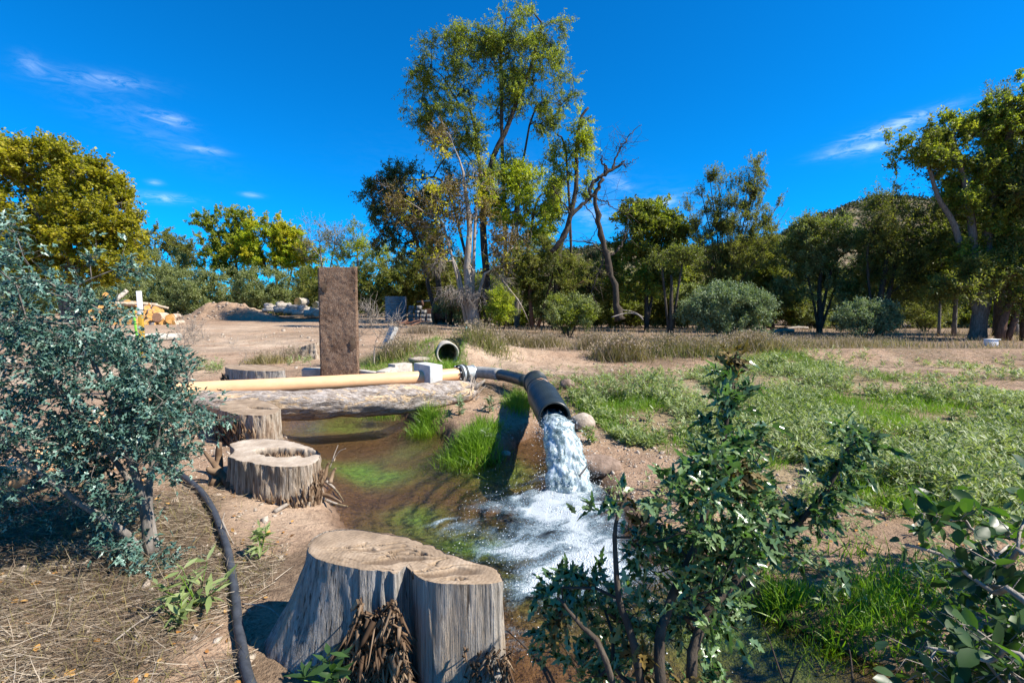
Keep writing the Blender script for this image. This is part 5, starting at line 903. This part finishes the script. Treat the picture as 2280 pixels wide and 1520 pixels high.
def clump(name,label,cat,px,py,rx,ry,n,h_,w_,mat,lean=.3,part='foliage',mat2=None,f2=0.0,h2=1.3,bend=.8):
    b=ON(px,py); t=thing(name,label,cat,b); P=np.stack([b[0]+rx*R.normal(0,.5,n),b[1]+ry*R.normal(0,.5,n),np.zeros(n)],1); P[:,2]=np.maximum(hgt(P[:,0],P[:,1]),WZ-.06)-.01; h_=h_*(.84 if b[1]>11 else 1); fall=np.exp(-((P[:,0]-b[0])/rx)**2*.6); g=Geo(); blades(g,P,h_*R.uniform(.45,1.15,n)*fall,w_*R.uniform(.6,1.3,n),lean,bend=bend); g.build(part,mat,t)
    if mat2 is not None:
        m=int(n*f2); P=P[:m]; g=Geo(); blades(g,P,h_*h2*R.uniform(.6,1.1,m)*fall[:m],w_*.7,lean,bend=.4); Q=P+np.array([0,0,1])*(h_*h2*.72*fall[:m])[:,None]+R.normal(0,.06,(m,3)); mm=R.integers(0,m,m*2); Pq=Q[mm]+R.normal(0,.04,(m*2,3)); d=unit(rv(m*2)+[0,0,.8]); x,y,nn=frames(d); s=np.full((m*2,1),h_*.14); g.inst(LEAF4,LEAF4F,Pq,x*s*.35,y*s,nn*s*.3); g.build('seed_heads',mat2,t)
    return t
GC='tufts of tall dry grass along the dirt berm'
for (px,py,rx,ry,n,h_,m1,f2,lb) in [(1075,765,.75,.5,900,.62,'tallg',.35,'tall olive grass tuft right behind the teal stake'),(1140,770,1.1,.6,1500,.62,'tall',.5,'broad yellowish grass tuft on the berm left of centre'),(1215,772,.9,.5,1000,.52,'tall',.6,'brown grass tuft at the right end of the yellowish tuft'),(1330,778,.9,.5,1100,.6,'tall',.8,'reddish brown grass tuft right of the bare gap in the berm grass'),(1385,797,.85,.5,1300,.68,'tall',.6,'tallest brown grass tuft, leaning over the front of the berm'),(1490,785,1.1,.5,1300,.55,'tallg',.5,'green-brown grass tuft at the foot of the slim dark trunk'),(1570,788,1.0,.5,1000,.5,'tallg',.5,'grass tuft in front of the large pale green bush'),(1670,780,1.3,.6,1500,.58,'tall',.8,'purplish brown grass tuft right of the large pale green bush'),(1770,775,1.3,.6,1000,.46,'tallg',.6,'low yellow-green grass tuft before the fallen logs'),(1880,775,1.4,.6,1000,.46,'tall',.7,'low brown grass tuft before the low blue-green bush'),(880,795,.6,.4,800,.5,'tallg',.5,'olive grass tuft left of the culvert mouth'),(945,742,1.0,.5,900,.45,'purp',.7,'purple-grey grass tuft before the cable spool'),(1040,722,1.4,.7,900,.6,'tall',.6,'dry grass tuft at the base of the pale trunk'),(595,808,.65,.4,800,.35,'tall',.3,'tangled dry grass tuft behind the low grey stump'),(655,800,.5,.35,500,.4,'purp',.5,'pale dry grass tuft left of the board foot'),(420,700,.9,.6,500,.6,'tallg',.3,'small olive tuft between the firewood and the dirt mound'),(1980,770,1.3,.6,700,.36,'tallg',.5,'low grass tuft left of the white box')]:
    clump('grass_tuft',lb,'grass tuft',px,py,rx,ry,n,h_,.014 if py<800 else .012,M[m1],.35,mat2=M['purp'],f2=f2)
for (px,py,rx,ry,n,h_,lb) in [(948,958,.30,.26,900,.26,'bright green grass clump on the pool edge below the log'),(1050,1000,.40,.34,1900,.28,'largest bright green grass clump, spilling into the pool'),(1155,900,.24,.55,1000,.26,'green grass clump growing against the side of the outlet pipe'),(1085,955,.25,.2,500,.22,'green grass clump behind the largest one, below the log end'),(1740,1335,.22,.12,520,.14,'bright green grass clump at the water edge below the holly branch'),(1860,1440,.30,.12,420,.12,'bright green grass clump low at the water edge on the right'),(1960,1350,.35,.2,600,.17,'shaded green grass clump under the right-hand shrub'),(850,948,.42,.12,420,.16,'thin green grass fringe in the water under the log')]:
    clump('grass_clump',lb,'grass clump',px,py,rx,ry,n,h_,.0075,M['grass'],.45,bend=1.1)
# --- ground cover, sampled evenly over the ground
def scatter(poly,n,power=1.0,dens=None):
    xs=[p[0] for p in poly]; ys=[p[1] for p in poly]; out=np.zeros((0,2)); y0=max(min(ys),.5)
    while len(out)<n:
        x=R.uniform(min(xs),max(xs),n*6); y=R.uniform(min(ys),max(ys),n*6); k=inside(poly,x,y)&(R.random(n*6)<np.minimum(1,(np.maximum(y0,1.5)/np.maximum(y,.5))**power))
        k&=sdist(POOL,x,y)>.03
        if dens is not None: k&=R.random(n*6)<dens(x,y)
        out=np.vstack([out,np.stack([x[k],y[k]],1)])
    out=out[:n]; return np.column_stack([out,hgt(out[:,0],out[:,1])])
LANC=np.array([(0,0,0),(.42,.3,.12),(.5,.55,.1),(0,1,-.12),(-.5,.55,.1),(-.42,.3,.12),(0,.5,0)]); LANCF=np.array([(0,1,6),(1,2,6),(2,3,6),(3,4,6),(4,5,6),(5,0,6)])
def weeds(P,h_,ll,nl,gl,gs,lw=.2,up=.35):
    n=len(P); hh=h_*R.uniform(.4,1.3,n)*np.clip(1.0+1.5*fb2(P[:,0]*.7,P[:,1]*.7,151,2),.45,2.0); td=unit(R.normal(0,.3,(n,3))*[1,1,0]+[0,0,1]); twigs_into(gs,P,td,hh,.003)
    u=R.random((n,nl)).ravel()**.8; d0=np.repeat(td,nl,0); Q=np.repeat(P,nl,0)+d0*(u*np.repeat(hh,nl))[:,None]; a=R.uniform(0,2*math.pi,n*nl); d=unit(np.stack([np.cos(a),np.sin(a),up+.5*R.normal(size=n*nl)+.5*(u-.5)],1)); x,y,nn=frames(d,unit(R.normal(0,.35,(n*nl,3))+[0,0,1.0])); s=(ll*R.uniform(.5,1.2,n*nl)*(1.1-.4*u))[:,None]; gl.inst(LANC,LANCF,Q,x*s*lw,y*s,nn*s*lw)
dn=lambda x,y: np.clip(.42+2.0*fb2(x*1.5,y*1.5,101,4)-.9*gauss_px(x,y,[(1350,930,.05,.32,.25,.8),(1410,1010,0,.3,.15,.7),(2150,850,.12,1.2,.6,.4)]),0,1)
g=Geo(); gs=Geo(); weeds(scatter(FIELD,4800,1.0,dn),.20,.105,22,g,gs); tag(g.build('weeds',M['weed']),'silvery green weeds carpeting the field right of the outlet','weeds',kind='stuff'); tag(gs.build('weed_stems',M['twig']),'thin stems of the weeds in the field','stems',kind='stuff')
dg=lambda x,y: np.clip(.16+2.0*fb2(x*.9+5,y*.9,111,3),0,1)
P=scatter(FIELD,28000,.9,dg); g=Geo(); blades(g,P,R.uniform(.06,.17,len(P)),.006,.5,bend=1.0); tag(g.build('grass',M['grass']),'short bright green grass between the field weeds','grass',kind='stuff')
# sparse weeds elsewhere
g=Geo(); gs=Geo(); BANKR=[(0.75,3.2),(3.8,1.7),(5,2.6),(5,4.2),(2.6,4.4),(.9,4.6)]
weeds(scatter(BANKR,330,.5),.13,.085,16,g,gs); weeds(scatter([(6,9),(15,10.5),(17,14),(9,14.2),(5,12.6)],420,.5,lambda x,y:np.clip(.2+2*fb2(x*.7,y*.7,161,3),0,1)),.16,.13,13,g,gs); weeds(scatter([(-1.6,9.2),(1.2,8.6),(4,9.5),(8,9.5),(9,12.4),(3,12.2),(-1.8,11.5)],160,.5),.14,.12,14,g,gs); weeds(np.array([ON(px,py) for px,py in zip(R.uniform(430,500,34),R.uniform(815,832,34))]),.16,.12,14,g,gs); weeds(np.array([ON(px,py) for px,py in zip(R.uniform(640,700,24),R.uniform(785,815,24))]),.18,.12,14,g,gs)
tag(g.build('weeds',M['weed']),'scattered green weeds on the bare banks','weeds',kind='stuff'); tag(gs.build('weed_stems',M['twig']),'stems of the scattered bank weeds','stems',kind='stuff')
P=scatter([(CULV[0]-.5,11),(CULV[0]+.6,11),(CULV[0]+.45,12.9),(CULV[0]-.3,12.9)],1600,.2); P=np.vstack([P,scatter([tuple(G(a,b,.25)[:2]) for a,b in [(800,812),(900,802),(960,800),(1010,808),(1010,822),(920,826),(810,826)]],2600,.3),scatter([(1.5,1.9),(3.6,1.0),(4.2,2.4),(2.4,3.2),(1.2,3.4)],2600,.2,lambda x,y:np.clip(.3+fb2(x*2,y*2,120,2),0,1)),np.array([ON(px,py) for px,py in zip(R.uniform(1185,1340,500),R.uniform(865,935,500)) if True])]); g=Geo(); blades(g,P,R.uniform(.06,.2,len(P)),.007,.45); tag(g.build('grass',M['grass']),'green grass in the trench and along the banks','grass',kind='stuff')
# plants one can pick out
def weedplant(label,base,h_,ll,n,mat,lw=.22,stems=3,up=.3,sp=.25):
    t=thing('weed_plant',label,'plant',base); g=Geo(); gs=Geo(); P=np.tile(np.asarray(base),(stems,1))
    for k in range(stems):
        d=unit(np.array([R.normal(0,sp),R.normal(0,sp),1])); c=np.array([base+d*h_*u+np.array([0,0,-.1*h_*u*u]) for u in np.linspace(0,1,6)]); gs.tube(c,np.linspace(.004,.0015,6),5); u=R.random(n)**.7; Q=base+d*(u*h_)[:,None]; a=R.uniform(0,6.28,n); dd=unit(np.stack([np.cos(a),np.sin(a),up+.4*R.normal(size=n)],1)); x,y,nn=frames(dd,unit(R.normal(0,.3,(n,3))+[0,0,1])); s=(ll*R.uniform(.55,1.2,n)*(1.15-.5*u))[:,None]; g.inst(LANC,LANCF,Q,x*s*lw,y*s,nn*s*lw)
    g.build('leaves',mat,t); gs.build('stem',M['grass'],t); return t
weedplant('small green plant on bare sand left of the big stump',ON(577,1248),.22,.10,16,M['weed'],.25,3)
weedplant('straggly green plant over the straw left of the hose',ON(440,1350),.26,.13,11,M['weed'],.22,5,.2,.5)
weedplant('light green plant at the foot of the blue-green bush',ON(400,1395),.14,.12,9,M['weed'],.22,3,.2,.5)
weedplant('dark leafy weed growing against the front of the big stump',AT(742,1500,1.72)-[0,0,.05],.17,.11,14,M['broad'],.3,3,.3,.3)
weedplant('grey-green weed at the right end of the fallen log',ON(1022,925),.32,.13,18,M['sagep'],.25,4)
weedplant('grey-green weed on the bank between the log and the outlet pipe',ON(1090,918),.24,.13,16,M['sagep'],.25,4)
weedplant('grey-green weed rising out of the largest grass clump',ON(1085,990),.22,.12,14,M['sagep'],.22,3)
weedplant('green weed below the pale rock beside the outlet',ON(1320,985),.2,.11,22,M['weed'],.25,5,.3,.5)
weedplant('tall weed standing up at the near edge of the field',ON(1450,860),.34,.13,22,M['weed'],.25,4)
weedplant('green weed mound at the far edge of the field',ON(1730,822),.42,.16,50,M['weed'],.28,9,.3,.6)
# --- straw, twigs, fallen leaves, pebbles
LEFT=[(-.15,.9),(-.95,1.5),(-1.35,2.6),(-1.75,4.2),(-3.4,4.8),(-5.4,4.6),(-4.4,2.2),(-3,.7)]
ds=lambda x,y: np.clip(zones(x,y)['straw']*1.1-.1,0.02,1)
P=scatter(LEFT,26000,.6,ds); g=Geo(); n=len(P); P[:,2]+=R.uniform(0,.03,n); blades(g,P,R.uniform(.05,.2,n),R.uniform(.0022,.0045,n),.6,dirbias=np.stack([R.normal(-1.3,.9,n),R.normal(-.7,.8,n),np.full(n,-.75)],1),bend=.5); tag(g.build('straw',M['straw']),'dry straw matted over the near left bank','straw',kind='stuff')
P=scatter(LEFT,5000,.6,ds); g=Geo(); n=len(P); blades(g,P,R.uniform(.04,.13,n),.003,.7,bend=.8); tag(g.build('dry_grass',M['tall']),'short dry grass standing in the straw on the near bank','grass',kind='stuff')
P=np.vstack([scatter(LEFT,420,.4),scatter([(.2,2.6),(3.8,1.2),(4.5,3.6),(1.0,4.4)],160,.3)]); n=len(P); P[:,2]+=.012; a=R.uniform(0,6.28,n); d=np.stack([np.cos(a),np.sin(a),R.normal(0,.2,n)],1); x,y,nn=frames(unit(d),unit(R.normal(0,.4,(n,3))+[0,0,1])); s=R.uniform(.02,.05,(n,1)); g=Geo(); g.inst(LANC,LANCF,P,x*s*.6,y*s,nn*s*.6); tag(g.build('fallen_leaves',M['fall']),'orange fallen leaves dotted over the near banks','leaves',kind='stuff')
PATHR=[(4,11),(7,8.6),(16,9),(22,15),(10,16),(4,14)]
PATH=[(-.2,8.2),(-2.4,8.4),(-9,9.5),(-16,16),(-12,30),(-3,28),(-2,16),(2,14.5),(9,15.5),(14,13.5),(8,9),(3,8.6)]
P=np.vstack([scatter(PATH,9000,.8,lambda x,y:np.clip(.3+fb2(x*.8,y*.8,131,3),.03,1)),scatter(PATHR,9000,.5,lambda x,y:np.clip(.25+1.6*fb2(x*.6,y*.6,133,3),.03,1)),scatter([(-.6,8.3),(3,8.3),(4.5,12.5),(-1.5,12.6)],5000,.5,lambda x,y:np.clip(.3+1.6*fb2(x*.8,y*.8,134,3),.0,1))]); n=len(P); g=Geo(); blades(g,P,R.uniform(.08,.3,n),R.uniform(.004,.008,n),.9,dirbias=np.stack([R.normal(0,1,n),R.normal(0,1,n),np.full(n,-.7)],1),bend=.5); tag(g.build('dry_litter',M['purp']),'grey dry plant litter strewn over the dirt beyond the pipe','litter',kind='stuff')
P=scatter([(-20,15.5),(-2,16),(4,16.2),(16,15),(30,20),(30,33),(6,33),(-4,30),(-12,40),(-20,30)],9000,.7,lambda x,y:np.clip(.25+fb2(x*.35,y*.35,141,3)+.35*ss(-2,2,x),.0,1)*ss(-3.5,-1,x+.1*y)); n=len(P); g=Geo(); blades(g,P,R.uniform(.15,.42,n),R.uniform(.012,.022,n),.4,bend=.5); tag(g.build('dry_grass',M['purp']),'thin brown dry grass under and before the trees','grass',kind='stuff')
allp=np.vstack([scatter(LEFT,1200,.5),scatter([(-2.2,4.6),(-1.2,5.8),(-2.6,7.4),(-6,7),(-5,4.8)],1500,.3),scatter([(.4,5),(1.4,3.6),(3,3.8),(2.6,6.5),(1,7.5),(-.6,7.9),(-.2,6.4)],2600,.4),scatter(PATH,2200,.8)]); n=len(allp); s=(.008*np.exp(R.normal(0,.6,n))*np.maximum(1,allp[:,1]/9))[:,None]; x,y,nn=frames(rv(n)); g=Geo(); g.inst(octv,octf,allp,x*s*1.3,y*s,nn*s*.8); tag(g.build('pebbles',M['rock']),'small stones and clods scattered over the soil','pebbles',kind='stuff')
def sticks(label,pts,r,mat,name='stick'):
    g=Geo()
    for q in pts: g.tube(catmull(q,10,False),np.linspace(r,r*.35,10),6)
    return tag(g.build(name,mat,smooth=True,base=pts[0][0]),label,'stick')
def on(px,py,dz=.015): q=ON(px,py); q[2]+=dz; return q
sticks('gnarled root piece leaning up at the left of the hollow stump',[[on(515,1085),AT(497,1060,4.3),AT(475,1030,4.35),AT(455,1005,4.4)],[AT(490,1050,4.32),AT(470,1048,4.3),AT(462,1040,4.3)]],.045,M['rot'],'root')
sticks('dark split root standing beside the hollow stump',[[on(480,1082),AT(487,1040,4.55),AT(487,1000,4.6),AT(490,985,4.6)]],.05,M['rot'],'root')
sticks('grey branching root on the sand in front of the hollow stump',[[on(612,1143),on(640,1130,.03),on(680,1112,.04),on(715,1108,.05)],[on(690,1092,.05),on(715,1118,.04),on(745,1128,.03),on(775,1132,.02)],[on(720,1080,.06),on(745,1098,.05),on(765,1120,.02)]],.02,M['twig'],'root')
sticks('dark stubby root ends at the right foot of the hollow stump',[[AT(722,1070,4.25),AT(728,1040,4.3),AT(733,1030,4.3)],[AT(735,1075,4.2),AT(742,1050,4.25),AT(748,1042,4.25)],[AT(715,1100,4.15),AT(735,1105,4.1),AT(760,1118,4.0)]],.022,M['rot'],'root')
sticks('pale forked twig sticking out of the water right of the hollow stump',[[AT(735,1040,4.6),AT(745,1010,4.65),AT(753,990,4.7)],[AT(738,1030,4.6),AT(755,1005,4.6),AT(770,998,4.6)]],.006,M['twig'])
sticks('thin grey twig arching over the hose',[[on(470,1225),AT(487,1195,3.25),AT(495,1160,3.3),AT(500,1140,3.35)],[AT(495,1160,3.3),AT(520,1210,3.2),on(560,1260)]],.006,M['twig'])
sticks('long bare grey twig lying over the straw at the lower left',[[on(540,1350),on(600,1380,.06),on(640,1410,.04)],[on(250,1440),on(320,1400,.05),on(380,1370,.03)]],.005,M['twig'])
sticks('cut grey branch end poking in at the left edge below the bush',[[AT(-40,1235,2.7),AT(5,1222,2.75),AT(30,1212,2.8)]],.018,M['twigd'])
sticks('dark sticks standing in the water at the bottom right',[[AT(1760,1560,1.9),AT(1735,1490,1.95),AT(1715,1430,2.0),AT(1700,1395,2.0)],[AT(1755,1540,1.9),AT(1770,1490,1.9),AT(1785,1460,1.9)],[AT(1900,1540,1.8),AT(1895,1470,1.85),AT(1888,1430,1.9)]],.005,M['twigd'])
sticks('dark budded stick rising at the bottom right of the big stump',[[AT(1245,1570,1.8),AT(1210,1490,1.85),AT(1170,1440,1.9),AT(1128,1402,1.95)],[AT(1215,1495,1.85),AT(1200,1465,1.87),AT(1196,1450,1.87)],[AT(1190,1460,1.87),AT(1180,1435,1.88)],[AT(1250,1560,1.8),AT(1225,1500,1.8),AT(1205,1475,1.8)]],.007,M['twigd'])
sticks('small dark twig on the bank by the foot of the falling water',[[AT(1290,1060,4.6),AT(1305,1040,4.6),AT(1318,1025,4.6)]],.012,M['twig'])
# --- foreground bushes
R=np.random.default_rng(23)
def tipsof(poly,n,d0,d1,dfun=None):
    out=[]; xs=[p[0] for p in poly]; ys=[p[1] for p in poly]
    while len(out)<n:
        x=R.uniform(min(xs),max(xs)); y=R.uniform(min(ys),max(ys))
        if inside(poly,np.array(x),np.array(y)): out.append(AT(x,y,R.uniform(d0,d1) if dfun is None else dfun(x,y)))
    return np.array(out)
def spiny(k):                                   # leaf outlines with pointed lobes, fanned from the midrib
    if k==0: o=[(0,0),(.12,.14),(.42,.20),(.20,.36),(.62,.52),(.22,.64),(.30,.80),(.10,.82),(0,1.08),(-.10,.82),(-.30,.80),(-.22,.64),(-.62,.52),(-.20,.36),(-.42,.20),(-.12,.14)]
    else: o=[(0,0),(.20,.10),(.52,.16),(.34,.28),(.60,.42),(.33,.52),(.50,.70),(.22,.74),(.24,.90),(0,1.1),(-.24,.90),(-.22,.74),(-.50,.70),(-.33,.52),(-.60,.42),(-.34,.28),(-.52,.16),(-.20,.10)]
    v=[(x,y,.30*abs(x)+.10*math.sin(y*9+abs(x)*8)-.18*y*y) for x,y in o]+[(0,.3,-.01),(0,.62,-.07)]; m=len(o); a,b=m,m+1; f=[]
    for i in range(m): 
        j=(i+1)%m; yy=(o[i][1]+o[j][1])/2; f.append((i,j,a if yy<.46 else b))
    ins=[i for i in range(m) if ((o[i-1][1]+o[i][1])/2<.46)!=((o[i][1]+o[(i+1)%m][1])/2<.46)]
    f+=[(a,b,i) for i in ins]
    return np.array(v),np.array(f)
S0,S1=spiny(0),spiny(1)
OV=np.array([(0,0,0),(.30,.18,.06),(.48,.45,.10),(.38,.75,.06),(0,1,-.12),(-.38,.75,.06),(-.48,.45,.10),(-.30,.18,.06),(0,.5,-.02)]),np.array([(i,(i+1)%8,8) for i in range(8)])
# left blue-green barberry
PL=[(-60,560),(20,520),(60,560),(105,600),(150,590),(215,595),(250,610),(235,660),(275,690),(330,740),(385,770),(425,800),(410,860),(440,895),(465,930),(430,960),(425,1010),(395,1060),(370,1090),(350,1140),(300,1150),(220,1165),(120,1150),(40,1170),(-80,1160)]
dl=lambda x,y: 2.45+.9*R.random()+.0008*max(0,x)
tips=np.vstack([tipsof(PL,185,0,0,dl),tipsof([(100,720),(380,780),(370,1060),(120,1080)],70,0,0,dl),tipsof([(255,790),(425,800),(430,960),(390,1040),(230,1000)],60,0,0,dl),tipsof([(250,1190),(380,1200),(400,1280),(300,1290)],10,2.75,3.0),np.array([AT(20,500,2.9),AT(35,520,2.9),AT(255,600,3.0),AT(200,585,3.0),AT(275,600,3.0),AT(470,930,3.1),AT(455,945,3.1)])])
b=ON(335,1240); st=[np.array([b,AT(320,1130,2.95),AT(290,1020,2.9),AT(240,880,2.9),AT(170,720,2.9)]),np.array([b+[.03,.02,0],AT(330,1120,3.05),AT(345,1010,3.1),AT(350,900,3.1),AT(345,800,3.15)]),np.array([b+[-.03,0,0],AT(270,1180,2.85),AT(150,1100,2.75),AT(40,1010,2.7),AT(-40,940,2.7)]),np.array([b+[-.01,.03,0],AT(300,1090,3.1),AT(200,960,3.1),AT(80,820,3.1),AT(0,700,3.1)])]
plant('barberry_bush','big blue-green spiny leaved bush overhanging the straw and hose','bush',b,st,[.032,.028,.026,.022],tips,.12,.0032,M['bark'],M['blue'],nt=5,tl=.16,nl=9,ll=.049,lw=.45,up=.25,spread=.95,tr=.0022,jit=.014,tn=('stems','foliage'),tmpl=S0,upb=.1,curl=.09,rtop=.3)
# right holly-leaved bush
PR=[(1215,1330),(1260,1290),(1300,1230),(1330,1180),(1330,1110),(1370,1085),(1420,1070),(1470,1090),(1540,1050),(1570,990),(1610,1000),(1680,1010),(1700,1090),(1690,1180),(1650,1280),(1620,1340),(1600,1430),(1580,1540),(1300,1540),(1240,1450)]
dr=lambda x,y: 1.28+.42*R.random()
tips=np.vstack([tipsof(PR,80,0,0,dr),np.array([AT(1634,822,1.5),AT(1622,850,1.5),AT(1645,862,1.52),AT(1612,892,1.49),AT(1645,925,1.5),AT(1604,945,1.48),AT(1650,975,1.52),AT(1598,1000,1.48),AT(1640,1030,1.5)]),np.array([AT(1700,1230,1.47),AT(1745,1190,1.5),AT(1760,1225,1.5),AT(1800,1140,1.5),AT(1815,1165,1.52),AT(1845,1090,1.51),AT(1862,1110,1.53),AT(1868,1045,1.52),AT(1893,1030,1.53),AT(1878,1000,1.53),AT(1905,985,1.54),AT(1925,965,1.54),AT(1830,1120,1.5)]),tipsof([(1540,1060),(1680,1060),(1680,1250),(1560,1300)],9,1.4,1.65)])
b=np.array([.46,1.12,-.02]); b[2]=float(hgt(b[0],b[1]))
st=[np.array([b,AT(1470,1500,1.28),AT(1490,1350,1.36),AT(1560,1180,1.44),AT(1610,1000,1.48),AT(1632,840,1.5)]),np.array([b+[.02,0,0],AT(1540,1470,1.34),AT(1640,1290,1.44),AT(1760,1180,1.5),AT(1840,1090,1.52),AT(1885,1000,1.53)]),np.array([b+[-.02,.01,0],AT(1420,1480,1.31),AT(1380,1330,1.36),AT(1370,1180,1.44),AT(1400,1090,1.48)]),np.array([b+[-.03,0,0],AT(1360,1500,1.28),AT(1290,1390,1.32),AT(1240,1330,1.36)])]
plant('holly_bush','dark green holly-leaved bush leaning over the stream beside the largest stump','bush',b,st,[.018,.018,.015,.012],tips,.075,.0022,M['barkd'],M['holly'],nt=3,tl=.10,nl=8,ll=.051,lw=.42,up=.2,spread=.95,tr=.0018,jit=.012,tn=('stems','foliage'),tmpl=S1,leaf2=M['brow'],leaf2f=.05,upb=.08,curl=.08,rtop=.25)
# broad leaved shrub on the right edge
tips=np.vstack([tipsof([(2050,1420),(2300,1350),(2330,1540),(2060,1540)],40,1.25,1.6),tipsof([(2010,1190),(2100,1140),(2200,1150),(2300,1120),(2320,1330),(2200,1330),(2100,1270)],22,1.35,1.7),R.uniform([1.9,.8,.3],[3.2,1.6,1.4],(70,3)),R.uniform([3.05,1.9,.4],[4.2,2.8,1.75],(190,3))])  # last two tip groups are unseen growth, added to shade the stream
b=np.array([1.95,1.0,0.]); b[2]=float(hgt(b[0],b[1])); st=[np.array([b,AT(2330,1400,1.25),AT(2210,1320,1.4),AT(2110,1240,1.45),AT(2015,1212,1.48)]),np.array([b,AT(2340,1300,1.3),AT(2240,1260,1.4),AT(2170,1180,1.5),AT(2140,1150,1.5)]),np.array([b,AT(2330,1520,1.2),AT(2200,1470,1.3),AT(2060,1440,1.35)]),np.array([b,b+[.3,-.1,.6],b+[.6,-.3,1.3],b+[.9,-.5,2.0]]),np.array([b+[.1,0,0],b+[.7,.7,.6],b+[1.2,1.1,1.0],b+[1.5,1.3,1.5]])]
plant('broad_leaved_shrub','shrub with pale stems and rounded leaves at the edge of the stream bank','shrub',b,st,[.012,.010,.010,.03,.02],tips,.10,.003,M['barkp'],M['broad'],nt=3,tl=.15,nl=4,ll=.056,lw=.62,up=.1,spread=1,tr=.002,jit=.015,tn=('stems','foliage'),tmpl=OV,upb=.08,curl=.08,rtop=.4)
for o in bpy.data.objects:
    if '_b' in o: del o['_b']
